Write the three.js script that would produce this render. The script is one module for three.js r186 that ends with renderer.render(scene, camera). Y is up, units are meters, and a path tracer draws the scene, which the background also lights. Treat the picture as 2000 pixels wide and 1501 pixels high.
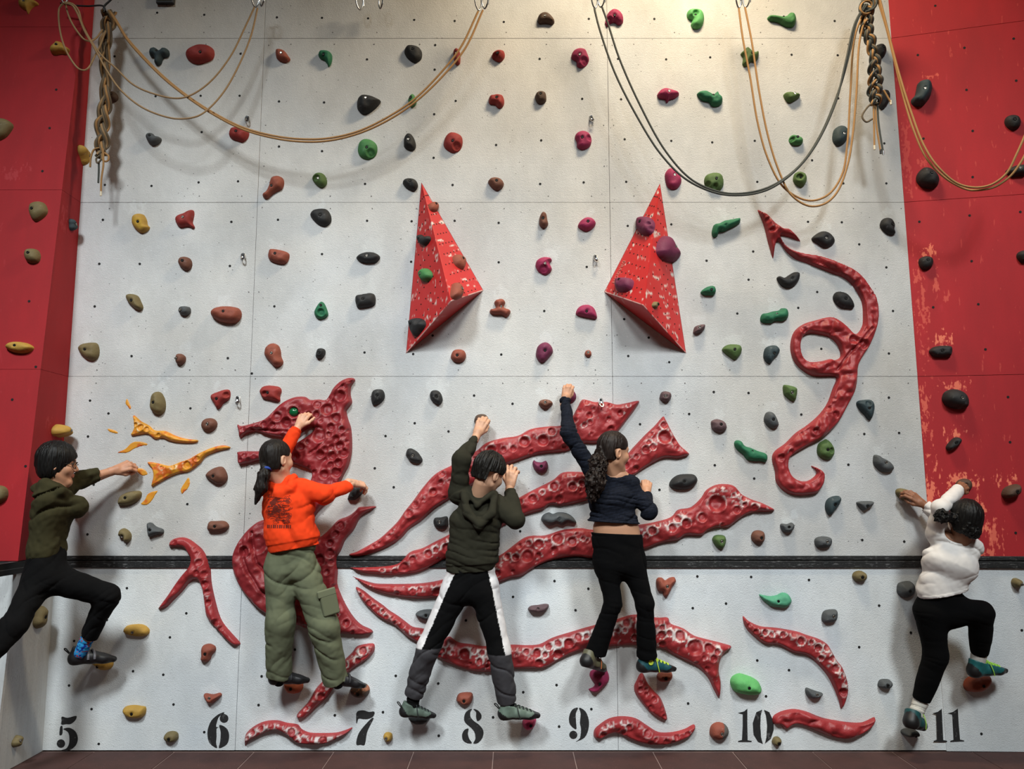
import * as THREE from 'three';
import { mergeGeometries, mergeVertices } from 'three/addons/utils/BufferGeometryUtils.js';
import { RoundedBoxGeometry } from 'three/addons/geometries/RoundedBoxGeometry.js';
import { RectAreaLightUniformsLib } from 'three/addons/lights/RectAreaLightUniformsLib.js';
import { FontLoader } from 'three/addons/loaders/FontLoader.js';
import { TextGeometry } from 'three/addons/geometries/TextGeometry.js';

// ---------------------------------------------------------------- camera, light, exposure
const scene = new THREE.Scene();
scene.background = new THREE.Color(0x0b0b0c);
const FOCAL = 1618, PITCH = 7.4 * Math.PI / 180, DIST = 5.55, EYE = 1.64;
const camera = new THREE.PerspectiveCamera(2 * Math.atan(750.5 / FOCAL) * 180 / Math.PI, 2000 / 1501, 0.1, 60);
camera.position.set(0, EYE, DIST);
camera.rotation.set(PITCH, 0, 0);
const renderer = new THREE.WebGLRenderer();
renderer.toneMapping = THREE.LinearToneMapping;
renderer.toneMappingExposure = 1.06;
renderer.shadowMap.enabled = true;
RectAreaLightUniformsLib.init();
// high-bay reflector lamps of the hall: [position, aim, colour, candela, cone half angle, label]
const LAMPS = [
  [[-3.1, 8.2, 7.0], [-2.1, 0.25, 0], 0xeff5f6, 250, 0.47, 'white reflector lamp hung over the left red wall'],
  [[0.3, 8.2, 8.6], [-0.3, 0.2, 0], 0xf1f6f6, 110, 0.42, 'white reflector lamp hung behind the viewer'],
  [[3.6, 8.2, 7.0], [2.0, 0.5, 0], 0xeff5f6, 195, 0.46, 'white reflector lamp hung over the right red wall'],
];
// warm tube panel close above the wall: [position, width, depth, colour, intensity]
const WARM = [[1.2, 6.4, 1.3], 1.0, 0.4, 0xffeac8, 104];

// ---------------------------------------------------------------- helpers
const V = (x, y, z) => new THREE.Vector3(x, y, z);
const ray = (px, py) => { const dx = (px - 1000) / FOCAL, dy = -(py - 750.5) / FOCAL, c = Math.cos(PITCH), s = Math.sin(PITCH); return V(dx, dy * c + s, dy * s - c); };
function at(px, py, z = 0) { const r = ray(px, py), t = (z - DIST) / r.z; return V(r.x * t, EYE + r.y * t, z); }
function hit(px, py, p, n) { const r = ray(px, py), o = camera.position; const t = p.clone().sub(o).dot(n) / r.dot(n); return o.clone().addScaledVector(r, t); }
let rs = 12345;
const rnd = () => { rs = (rs + 0x6d2b79f5) | 0; let t = Math.imul(rs ^ (rs >>> 15), 1 | rs); t = (t + Math.imul(t ^ (t >>> 7), 61 | t)) ^ t; return ((t ^ (t >>> 14)) >>> 0) / 4294967296; };
const clamp = (x, a = 0, b = 1) => Math.min(b, Math.max(a, x));
const sstep = (a, b, x) => { const t = clamp((x - a) / (b - a)); return t * t * (3 - 2 * t); };
const mix = (a, b, t) => a + (b - a) * t;
const hash = (x, y, z) => { let h = Math.imul(x, 374761393) ^ Math.imul(y, 668265263) ^ Math.imul(z, 1440662683); h = Math.imul(h ^ (h >>> 13), 1274126177); return ((h ^ (h >>> 16)) >>> 0) / 4294967296; };
function noise(x, y, z = 0) {
  const i = Math.floor(x), j = Math.floor(y), k = Math.floor(z); let u = x - i, v = y - j, w = z - k;
  u = u * u * (3 - 2 * u); v = v * v * (3 - 2 * v); w = w * w * (3 - 2 * w);
  const a = mix(mix(hash(i, j, k), hash(i + 1, j, k), u), mix(hash(i, j + 1, k), hash(i + 1, j + 1, k), u), v);
  if (w === 0) return a;
  const b = mix(mix(hash(i, j, k + 1), hash(i + 1, j, k + 1), u), mix(hash(i, j + 1, k + 1), hash(i + 1, j + 1, k + 1), u), v);
  return mix(a, b, w);
}
const fbm = (x, y, z, n = 4) => { let s = 0, a = 0.5; for (let i = 0; i < n; i++) { s += a * noise(x, y, z); x = x * 2.03 + 7.1; y = y * 2.03 + 3.7; z = z * 2.03; a *= 0.5; } return s; };
const lin = (hex) => { const c = new THREE.Color(hex); return [c.r, c.g, c.b]; };
const taken = new Map();
function numbered(name) { const n = taken.get(name) || 0; taken.set(name, n + 1); return n ? `${name}_${String(n).padStart(3, '0')}` : name; }
function tag(o, label, category, group) { o.userData.label = label; o.userData.category = category; if (group) o.userData.group = group; return o; }
function thing(name, label, category, pos, group) { const o = new THREE.Group(); o.name = numbered(name); if (pos) o.position.copy(pos); scene.add(o); return tag(o, label, category, group); }
function part(name, geo, mat, parent) { const m = new THREE.Mesh(geo, mat); m.name = name; parent.add(m); return m; }
function struct(name, geo, mat) { const m = new THREE.Mesh(geo, mat); m.name = name; m.userData.kind = 'structure'; scene.add(m); return m; }
function structGroup(name) { const g = new THREE.Group(); g.name = name; g.userData.kind = 'structure'; scene.add(g); return g; }
const box = (w, h, d, x, y, z) => new THREE.BoxGeometry(w, h, d).translate(x, y, z);
const std = (o) => new THREE.MeshStandardMaterial(o);
function dataTex(w, h, fn, srgb) {
  const d = new Uint8Array(w * h * 4), c = [0, 0, 0];
  for (let y = 0; y < h; y++) for (let x = 0; x < w; x++) { fn(x, y, c); const i = (y * w + x) * 4; d[i] = clamp(c[0], 0, 255); d[i + 1] = clamp(c[1], 0, 255); d[i + 2] = clamp(c[2], 0, 255); d[i + 3] = 255; }
  const t = new THREE.DataTexture(d, w, h); t.magFilter = THREE.LinearFilter; t.minFilter = THREE.LinearMipmapLinearFilter; t.generateMipmaps = true;
  t.wrapS = t.wrapT = THREE.RepeatWrapping; if (srgb) t.colorSpace = THREE.SRGBColorSpace; t.needsUpdate = true; return t;
}
// uv in world metres (x, y) divided by a span, for a geometry already in world place
function uvXY(geo, x0, y0, sx, sy, ax = 'x') { const p = geo.attributes.position, u = new Float32Array(p.count * 2); for (let i = 0; i < p.count; i++) { u[2 * i] = ((ax === 'x' ? p.getX(i) : p.getZ(i)) - x0) / sx; u[2 * i + 1] = (p.getY(i) - y0) / sy; } geo.setAttribute('uv', new THREE.BufferAttribute(u, 2)); return geo; }
const pts = (s, ox = 0, oy = 0, k = 1) => s.trim().split(/\s+/).map((q) => { const [a, b] = q.split(',').map(Number); return [ox + a / k, oy + b / k]; });

// wall shapes: the grey wall is the plane z = 0; the left red wall is a wedge in front of it; the right red wall turns towards the viewer
const XL = -3.0, XR = 2.73;
const leftZ = (Y) => 0.516 - 0.0757 * Y;
const rightX = (Y) => 2.775 - 0.0135 * Y;
const rightK = (Y) => clamp(0.03 + 0.05 * Y, 0.03, 0.35);
const rightZ = (X, Y) => Math.max(0, X - rightX(Y)) * rightK(Y);

// ---------------------------------------------------------------- surfaces
const H_TOP = 9.0;
// grey paint: mottled, with brushed patches, flecks and rubbed chalk
const CHALK = [];   // [X, Y, radius, strength] filled from the hold list
const M = {};
function makeWallTextures() {
  const W = 2048, HH = 1536, X0 = -3.1, SX = 6.0, SY = 4.5 * 6.0 / 6.0;
  const make = (y0, y1, base, seed, wear) => dataTex(W, HH, (x, y, c) => {
    const X = X0 + x / W * 6.2, Y = y0 + y / HH * (y1 - y0);
    const a = fbm(X * 0.9 + seed, Y * 0.9, 0, 3) - 0.44, b = fbm(X * 3.1 + seed, Y * 2.3, 4.5, 4) - 0.47, f = fbm(X * 21, Y * 11 + seed, 2.5, 3) - 0.44, g = hash(x, y, seed | 0) - 0.5;
    let m = 1 + a * 0.16 + b * 0.2 + f * 0.07 + g * 0.035;
    let cool = (fbm(X * 1.7 + 30, Y * 1.7, 9.5, 3) - 0.44) * 0.07;
    let r = base[0] * m * (1 - cool * 0.7), gg = base[1] * m, bl = base[2] * m * (1 + cool);
    // brushed pale streaks and specks of chalk
    const st = sstep(0.66, 0.78, fbm(X * 26 + 3, Y * 5.5 + seed, 1.5, 3)) * sstep(0.5, 0.68, fbm(X * 1.6 + 11, Y * 1.6 + seed, 3.5, 3));
    let ch = st * 0.5 * wear;
    for (const [cx, cy, cr, cs] of CHALK) { const dx = X - cx, dy = Y - cy; if (Math.abs(dx) < cr * 2 && Math.abs(dy) < cr * 2) { const q = Math.hypot(dx, dy * 1.2) / cr; if (q < 2) ch = Math.max(ch, cs * sstep(0.46, 0.62, fbm(X * 30, Y * 22, 6.5, 3) + 0.28 * (1 - q))); } }
    if (hash(x >> 1, y >> 1, 77) > 0.9988 - 0.0015 * wear * noise(X * 2, Y * 2)) ch = Math.max(ch, 0.55);
    r = mix(r, 226, ch); gg = mix(gg, 231, ch); bl = mix(bl, 232, ch);
    // dark scuffs
    const sc = sstep(0.67, 0.8, fbm(X * 9 + 50, Y * 30 + seed, 7.5, 3)) * sstep(0.5, 0.62, fbm(X * 2.2 + 5, Y * 2.2 + seed, 8.5, 2)) * 0.35;
    r *= 1 - sc; gg *= 1 - sc; bl *= 1 - sc * 0.95;
    if (hash(x >> 1, y >> 1, 99) > 0.9991) { r *= 0.6; gg *= 0.6; bl *= 0.6; }
    c[0] = r; c[1] = gg; c[2] = bl;
  }, true);
  M.greyMapHi = make(1.19, 5.4, [197, 198, 197], 3, 1);
  M.greyMapLo = make(0, 1.19, [210, 215, 217], 9, 1.2);
  M.bumpFine = dataTex(512, 512, (x, y, c) => { const v = 255 * (0.6 * noise(x / 9, y / 9, 1.5) + 0.4 * noise(x / 3, y / 3, 2.5)); c[0] = c[1] = c[2] = v; }, false);
}
// red paint with chips down to the salmon undercoat; marks: [X, Y, halfWidth, halfHeight, strength]
function redTexture(x0, sx, y0, sy, marks, base, chip, seed, flakes) {
  return dataTex(1024, 1536, (x, y, c) => {
    const X = x0 + x / 1024 * sx, Y = y0 + y / 1536 * sy;
    const a = fbm(X * 1.3 + seed, Y * 1.3, 0.5, 3) - 0.44, b = fbm(X * 14 + seed, Y * 4, 3.5, 3) - 0.44, g = hash(x, y, seed) - 0.5;
    const m = 1 + a * 0.22 + b * 0.12 + g * 0.06;
    let q = 0;
    const n1 = fbm(X * 62 + seed, Y * 15, 5.5, 4), n2 = fbm(X * 75, Y * 60 + seed, 8.5, 3);
    for (const [mx, my, hw, hh, s] of marks) { const e = Math.hypot((X - mx) / hw, (Y - my) / hh); if (e < 1.6) q = Math.max(q, s * sstep(0.5, 0.56, n1 * 0.6 + n2 * 0.4 + 0.19 * (0.72 - e))); }
    q = Math.max(q, flakes * sstep(0.685, 0.715, n1));
    const pale = sstep(0.62, 0.75, fbm(X * 30, Y * 8 + seed, 11.5, 3)) * 0.22;
    c[0] = mix(mix(base[0] * m, base[0] * 1.25, pale), chip[0], q); c[1] = mix(mix(base[1] * m, base[1] * 2.2, pale), chip[1], q); c[2] = mix(mix(base[2] * m, base[2] * 2.2, pale), chip[2], q);
  }, true);
}

function buildSetting() {
  makeWallTextures();
  const wb = M.bumpFine.clone(); wb.repeat.set(26, 18); wb.needsUpdate = true; const wb2 = M.bumpFine.clone(); wb2.repeat.set(26, 5); wb2.needsUpdate = true;
  M.greyHi = std({ map: M.greyMapHi, roughness: 0.7, bumpMap: wb, bumpScale: 0.0022 }); M.greyLo = std({ map: M.greyMapLo, roughness: 0.6, bumpMap: wb2, bumpScale: 0.0022 });
  M.dark = std({ color: 0x0c0c0d, roughness: 0.8 }); M.steel = std({ color: 0xb9bbbd, roughness: 0.28, metalness: 1 }); M.darkSteel = std({ color: 0x3b3b3c, roughness: 0.45, metalness: 0.8 });
  // grey plywood wall: panels of 2.44 x 1.22 m with open joints, on a backing sheet
  const wall = structGroup('wall_back');
  part('backing', box(8, 9, 0.1, 0, 4.5, -0.072), std({ color: 0x8d8d8b, roughness: 0.9 }), wall);
  const rows = [[0.004, 1.176], [1.198, 2.415], [2.415, 3.637], [3.637, 4.852], [4.852, 6.07], [6.07, 7.3], [7.3, 9]];
  const cols = [[XL - 0.02, -1.77], [-1.77, 0.68], [0.68, 2.9]];
  const J = 0.0009;
  for (const [y0, y1] of rows) for (const [x0, x1] of cols) {
    const off = (rnd() - 0.5) * 0.0016;
    const g = new RoundedBoxGeometry(x1 - x0 - 2 * J, y1 - y0 - 2 * J, 0.022, 1, 0.0018).translate((x0 + x1) / 2, (y0 + y1) / 2, -0.011 + off);
    const lo = y1 < 1.19;
    uvXY(g, -3.1, lo ? 0 : 1.19, 6.2, lo ? 1.19 : 4.21);
    part('panel', g, lo ? M.greyLo : M.greyHi, wall);
  }
  // left red wall: a wedge whose front face leans back, with a deep return towards the grey wall
  const redL = redTexture(-5, 2, 0, 5.4, [[-3.35, 3.75, 0.12, 0.1, 0.25], [-3.45, 3.35, 0.1, 0.12, 0.25], [-3.5, 1.75, 0.12, 0.14, 0.3]], [163, 27, 35], [214, 110, 112], 21, 0.12);
  const redRet = redTexture(-0.3, 1.2, 0, 5.4, [[0.2, 3.45, 0.06, 0.15, 0.3], [0.2, 2.1, 0.06, 0.08, 0.3]], [163, 27, 35], [214, 110, 112], 33, 0.12);
  const wl = structGroup('wall_left');
  const slabs = [[0, 1.15, 'lo'], [1.225, 2.415, 'hi'], [2.415, 3.637, 'hi'], [3.637, 4.852, 'hi'], [4.852, 9, 'hi']];
  const mRedL = std({ map: redL, roughness: 0.8 }), mRet = std({ map: redRet, roughness: 0.8 });
  const quad = (a, b, c, d, n) => { const g = new THREE.BufferGeometry(); const p = []; for (const v of [a, b, c, a, c, d]) p.push(v.x, v.y, v.z); g.setAttribute('position', new THREE.Float32BufferAttribute(p, 3)); g.computeVertexNormals(); return g; };
  for (const [y0, y1, k] of slabs) {
    const z0 = leftZ(y0), z1 = leftZ(Math.min(y1, 6.2));
    const g = new THREE.BoxGeometry(3, y1 - y0 - 0.002, 0.024, 1, 1, 1); const p = g.attributes.position;
    for (let i = 0; i < p.count; i++) { const Y = p.getY(i) + (y0 + y1) / 2, Z = leftZ(Math.min(Y, 6.2)) - 0.012 + p.getZ(i); p.setXYZ(i, p.getX(i) + XL - 1.5, Y, Z); }
    g.computeVertexNormals(); uvXY(g, -5, k === 'lo' ? 0 : 0, 2, 5.4);
    part('front_panel', g, k === 'lo' ? M.greyLo : mRedL, wl);
    const r = new THREE.BoxGeometry(0.024, y1 - y0 - 0.002, 1, 1, 1, 1), q = r.attributes.position;
    for (let i = 0; i < q.count; i++) { const Y = q.getY(i) + (y0 + y1) / 2, f = q.getZ(i) > 0 ? leftZ(Math.min(Y, 6.2)) - 0.001 : -0.02; q.setXYZ(i, q.getX(i) + XL - 0.0125, Y, f); }
    r.computeVertexNormals(); uvXY(r, -0.3, 0, 1.2, 5.4, 'z');
    part('return_panel', r, k === 'lo' ? M.greyLo : mRet, wl);
  }
  // right red wall: panels turning slowly towards the viewer
  const px2 = (px, py) => { let p = at(px, py, 0); for (let i = 0; i < 8; i++) p = at(px, py, rightZ(p.x, p.y)); return p; };
  const mk = (px, py, hw, hh, s) => { const p = px2(px, py); return [p.x, p.y, hw, hh, s]; };
  const redR = redTexture(2.6, 2.2, 0, 5.4, [mk(1813, 493, 0.085, 0.06, 1), mk(1841, 664, 0.085, 0.075, 1), mk(1864, 757, 0.13, 0.075, 0.9), mk(1867, 846, 0.1, 0.06, 1), mk(1878, 940, 0.16, 0.075, 1), mk(1965, 937, 0.1, 0.07, 1),
    mk(1812, 960, 0.12, 0.28, 0.95), mk(1806, 830, 0.06, 0.3, 0.7), mk(1835, 580, 0.1, 0.22, 0.0), mk(1828, 560, 0.03, 0.12, 0.6), mk(1848, 580, 0.03, 0.1, 0.5), mk(1920, 1010, 0.07, 0.16, 0.95), mk(1943, 1050, 0.08, 0.16, 0.75), mk(1800, 600, 0.05, 0.5, 0.55), mk(1925, 1080, 0.1, 0.05, 0.8), mk(1800, 320, 0.07, 0.07, 0.4), mk(1815, 150, 0.06, 0.03, 0.6), mk(1770, 300, 0.05, 0.35, 0.35)], [170, 30, 38], [236, 124, 96], 45, 0.35);
  const mRedR = std({ map: redR, roughness: 0.75 });
  const wr = structGroup('wall_right');
  for (const [y0, y1, k] of [[0, 1.152, 'lo'], [1.222, 2.415, 'hi'], [2.415, 3.637, 'hi'], [3.637, 4.852, 'hi'], [4.852, 9, 'hi']]) {
    const g = new THREE.BoxGeometry(1, y1 - y0 - 0.003, 1, 12, 8, 1), p = g.attributes.position;
    for (let i = 0; i < p.count; i++) { const Y = p.getY(i) + (y0 + y1) / 2, X = rightX(Y) + (p.getX(i) + 0.5) * 2.2; p.setXYZ(i, X, Y, rightZ(X, Y) + 0.004 + (p.getZ(i) - 0.5) * 0.03); }
    g.computeVertexNormals();
    if (k === 'lo') uvXY(g, 0.2, 0, 6.2, 1.19); else uvXY(g, 2.6, 0, 2.2, 5.4);
    part('panel', g, k === 'lo' ? M.greyLo : mRedR, wr);
  }
  // black double rail across the walls
  const blackMap = dataTex(1024, 64, (x, y, c) => { const n = fbm(x / 14, y / 5, 1.5, 4), s = sstep(0.56, 0.68, n) * 0.7 + (hash(x >> 1, y >> 1, 4) > 0.975 ? 0.6 : 0); const v = 22 + 110 * s; c[0] = v; c[1] = v + 1; c[2] = v + 2; }, true);
  const mBlack = std({ map: blackMap, roughness: 0.6 });
  const strip = (name, parent, x0, x1, y0, y1, zf, d) => { const g = new RoundedBoxGeometry(1, y1 - y0, d, 1, 0.003), p = g.attributes.position; for (let i = 0; i < p.count; i++) { const X = mix(x0, x1, clamp(p.getX(i) + 0.5)), Y = p.getY(i) + (y0 + y1) / 2; p.setXYZ(i, X, Y, zf(X, Y) + p.getZ(i) + d / 2 - 0.004); } g.computeVertexNormals(); uvXY(g, 0, y0, 2.5, y1 - y0); return part(name, g, mBlack, parent); };
  const t1 = structGroup('trim_1');
  for (const [x0, x1] of [[XL, -1.77], [-1.77, 0.68], [0.68, rightX(1.2)]]) { strip('rail', t1, x0, x1, 1.198, 1.226, () => 0, 0.012); strip('rail', t1, x0, x1, 1.148, 1.193, () => 0, 0.016); }
  const t2 = structGroup('trim_2');
  strip('rail', t2, rightX(1.2), rightX(1.2) + 2, 1.198, 1.226, rightZ, 0.02); strip('rail', t2, rightX(1.2), rightX(1.2) + 2, 1.148, 1.193, rightZ, 0.022);
  const t3 = structGroup('trim_3');
  strip('rail', t3, XL - 2, XL, 1.15, 1.222, (X, Y) => leftZ(Y), 0.012);
  strip('rail', t3, XL - 0.02, XL + 0.006, 1.15, 1.222, () => 0.2, 0.44).position.z = 0;
  // floor: brown mats along the wall, then a plain slab
  const floorMap = dataTex(512, 512, (x, y, c) => { const n = fbm(x / 40, y / 40, 0.5, 4) - 0.47, g = hash(x, y, 3) - 0.5, s = hash(x >> 1, y >> 1, 5) > 0.998 ? 40 : 0; const m = 1 + n * 0.35 + g * 0.08; c[0] = 68 * m + s; c[1] = 41 * m + s; c[2] = 37 * m + s; }, true);
  const mFloor = std({ map: floorMap, roughness: 0.8 });
  const fl = structGroup('floor');
  const slab = box(16, 0.2, 14, 0, -0.105, 6.5); part('slab', slab, std({ color: 0x86706a, roughness: 0.85 }), fl);
  const tw = 0.509, tx0 = -1.137 - tw * 7;
  for (let i = 0; i < 17; i++) for (let j = 0; j < 3; j++) {
    const g = new RoundedBoxGeometry(tw - 0.006, 0.024, 1.0 - 0.006, 1, 0.003).translate(tx0 + (i + 0.5) * tw, -0.013 + (rnd() - 0.5) * 0.002, 0.008 + 0.5 + j * 1.0);
    const p = g.attributes.position, u = g.attributes.uv; for (let k = 0; k < p.count; k++) u.setXY(k, p.getX(k) * 0.9 + i * 0.37, p.getZ(k) * 0.9 + j * 0.21);
    part('floor_mat', g, mFloor, fl);
  }
  // the hall around
  const plaster = std({ color: 0x77736e, roughness: 0.9 });
  struct('wall_left_hall', box(0.2, H_TOP, 14, -7.9, H_TOP / 2, 6.5), plaster);
  struct('wall_right_hall', box(0.2, H_TOP, 14, 7.9, H_TOP / 2, 6.5), plaster);
  struct('wall_front', box(16, H_TOP, 0.2, 0, H_TOP / 2, 13.4), plaster);
  struct('wall_rear_left', box(3.4, H_TOP, 0.2, -6.2, H_TOP / 2, -0.1), plaster);
  struct('wall_rear_right', box(3.2, H_TOP, 0.2, 6.3, H_TOP / 2, -0.1), plaster);
  struct('ceiling', box(16, 0.2, 14, 0, H_TOP + 0.1, 6.5), std({ color: 0x6e6b67, roughness: 0.95 }));
  const shadeProfile = [[0.05, 0.34], [0.1, 0.33], [0.16, 0.24], [0.26, 0.08], [0.3, 0], [0.285, 0], [0.245, 0.08], [0.15, 0.22], [0.0, 0.24]].map(([a, b]) => new THREE.Vector2(a, b));
  for (const [p, aim, col, I, ang, label] of LAMPS) {
    const o = thing('reflector_lamp', label, 'lamp', V(...p)), dir = V(...aim).sub(o.position).normalize();
    const head = new THREE.Group(); head.name = 'lamp_head'; head.quaternion.setFromUnitVectors(V(0, -1, 0), dir); o.add(head);
    part('reflector', new THREE.LatheGeometry(shadeProfile, 32), std({ color: 0xb8b8b6, roughness: 0.4, metalness: 0.6 }), head);
    part('lamp_glass', new THREE.CylinderGeometry(0.22, 0.22, 0.01, 28).translate(0, 0.1, 0), std({ color: 0xffffff, emissive: col, emissiveIntensity: 2.5, roughness: 0.5 }), head);
    part('hanging_rod', new THREE.CylinderGeometry(0.015, 0.015, H_TOP - p[1] - 0.25, 10).translate(0, (H_TOP - p[1] + 0.25) / 2, 0), M.darkSteel, o);
    const L = new THREE.SpotLight(col, I, 0, ang, 0.95, 2); L.name = 'lamp_light'; L.position.copy(dir).multiplyScalar(0.02); L.shadow.radius = 36; o.add(L); L.target.position.copy(V(...aim)).sub(o.position); o.add(L.target); L.target.name = 'lamp_aim';
  }
  {
    const [p, w, d, col, I] = WARM, o = thing('panel_lamp', 'warm white panel lamp hung close above the climbing wall', 'lamp', V(...p));
    part('housing', new RoundedBoxGeometry(w + 0.1, 0.12, d + 0.1, 2, 0.02).translate(0, 0.08, 0), std({ color: 0xdddddd, roughness: 0.5 }), o);
    part('diffuser', box(w, 0.012, d, 0, 0.012, 0), std({ color: 0xffffff, emissive: col, emissiveIntensity: 2.5, roughness: 0.6 }), o);
    part('suspension', box(0.02, H_TOP - p[1] - 0.16, 0.02, 0, (H_TOP - p[1]) / 2 + 0.06, 0), M.darkSteel, o);
    const L = new THREE.RectAreaLight(col, I, w, d); L.name = 'lamp_light'; L.position.set(0, -0.01, 0); L.rotation.x = -Math.PI / 2; o.add(L);
  }
}

// ---------------------------------------------------------------- raised shapes grown from an outline
// smooth closed curve through 2-D points
function smoothLoop(p, per) {
  const out = [], n = p.length;
  for (let i = 0; i < n; i++) {
    const a = p[(i + n - 1) % n], b = p[i], c = p[(i + 1) % n], d = p[(i + 2) % n];
    for (let k = 0; k < per; k++) { const t = k / per, t2 = t * t, t3 = t2 * t; out.push([0, 1].map((e) => 0.5 * (2 * b[e] + (c[e] - a[e]) * t + (2 * a[e] - 5 * b[e] + 4 * c[e] - d[e]) * t2 + (3 * b[e] - a[e] - 3 * c[e] + d[e]) * t3))); }
  }
  return out;
}
function loopDist(loops, x, y, near) {   // signed distance, positive inside; near receives the closest point
  let best = 1e9, inside = false;
  for (const L of loops) for (let i = 0, j = L.length - 1; i < L.length; j = i++) {
    const ax = L[j][0], ay = L[j][1], bx = L[i][0], by = L[i][1];
    if ((ay > y) !== (by > y) && x < (bx - ax) * (y - ay) / (by - ay) + ax) inside = !inside;
    const ex = bx - ax, ey = by - ay, t = clamp(((x - ax) * ex + (y - ay) * ey) / (ex * ex + ey * ey + 1e-12)), qx = ax + ex * t - x, qy = ay + ey * t - y, d = qx * qx + qy * qy;
    if (d < best) { best = d; if (near) { near[0] = ax + ex * t; near[1] = ay + ey * t; } }
  }
  return inside ? Math.sqrt(best) : -Math.sqrt(best);
}
// loops in plane coordinates (metres) -> geometry in (u, v, height); hfn(u, v, d, dmax) gives the height, cfn the colour
function reliefGeo(loops, cell, hfn, cfn) {
  let x0 = 1e9, x1 = -1e9, y0 = 1e9, y1 = -1e9;
  for (const [x, y] of loops[0]) { x0 = Math.min(x0, x); x1 = Math.max(x1, x); y0 = Math.min(y0, y); y1 = Math.max(y1, y); }
  x0 -= cell * 1.5; y0 -= cell * 1.5;
  const nx = Math.ceil((x1 - x0) / cell) + 3, ny = Math.ceil((y1 - y0) / cell) + 3, D = new Float32Array(nx * ny); let dmax = 0;
  for (let j = 0; j < ny; j++) for (let i = 0; i < nx; i++) { const d = loopDist(loops, x0 + i * cell, y0 + j * cell); D[j * nx + i] = d; if (d > dmax) dmax = d; }
  const id = new Int32Array(nx * ny).fill(-1), P = [], C = [], I = [], q = [0, 0];
  const vert = (k) => {
    if (id[k] >= 0) return id[k];
    let x = x0 + (k % nx) * cell, y = y0 + Math.floor(k / nx) * cell, d = D[k];
    if (d <= cell * 0.25) { loopDist(loops, x, y, q); x = q[0]; y = q[1]; d = 0; }
    const h = d > 0 ? hfn(x, y, d, dmax) : 0;
    P.push(x, y, h); if (cfn) C.push(...cfn(x, y, d, dmax, h)); return (id[k] = P.length / 3 - 1);
  };
  for (let j = 0; j < ny - 1; j++) for (let i = 0; i < nx - 1; i++) {
    const a = j * nx + i, b = a + 1, c = a + nx + 1, d = a + nx;
    if (D[a] <= 0 && D[b] <= 0 && D[c] <= 0 && D[d] <= 0) continue;
    const A = vert(a), B = vert(b), E = vert(c), F = vert(d);
    if ((D[a] > 0) === (D[c] > 0)) I.push(A, B, E, A, E, F); else I.push(A, B, F, B, E, F);
  }
  const g = new THREE.BufferGeometry(); g.setAttribute('position', new THREE.Float32BufferAttribute(P, 3)); if (cfn) g.setAttribute('color', new THREE.Float32BufferAttribute(C, 3));
  const uv = new Float32Array(P.length / 3 * 2); for (let i = 0; i < P.length / 3; i++) { uv[2 * i] = P[3 * i] * 5; uv[2 * i + 1] = P[3 * i + 1] * 5; }
  g.setAttribute('uv', new THREE.BufferAttribute(uv, 2)); g.setIndex(I); g.computeVertexNormals(); g.userData.dmax = dmax; return g;
}
// a frame on a surface: origin, right, up, normal
function frameAt(o, n, up = V(0, 1, 0)) { const u = up.clone().cross(n).normalize(), v = n.clone().cross(u).normalize(); return { o, u, v, n }; }
const toUV = (f, p) => { const d = p.clone().sub(f.o); return [d.dot(f.u), d.dot(f.v)]; };
function placeIn(o, f) { o.matrixAutoUpdate = true; const m = new THREE.Matrix4().makeBasis(f.u, f.v, f.n); o.quaternion.setFromRotationMatrix(m); o.position.copy(f.o); }
function outlineUV(pxs, f, lift) { const p = f.o.clone().addScaledVector(f.n, lift); return pxs.map(([x, y]) => toUV(f, hit(x, y, p, f.n))); }

// ---------------------------------------------------------------- climbing holds
const HOLD = { K: [0x1e1f20, 'black'], G: [0x4a4e50, 'slate grey'], R: [0x8e2b26, 'dark red'], O: [0x8a4634, 'terracotta'], N: [0x4d392c, 'dark brown'], M: [0x96244f, 'magenta'], P: [0x6d2446, 'purple'], U: [0x5d474a, 'dusky plum'], Y: [0xb08a3a, 'ochre yellow'], V: [0x706340, 'olive brown'], E: [0x3f7a44, 'green'], F: [0x1f6a48, 'dark green'], A: [0x4c6634, 'olive green'], T: [0x2c3d42, 'dark teal'], I: [0xc03a6a, 'pink'], L: [0x5fae64, 'light green'], B: [0x6b4232, 'brown'] };
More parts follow.
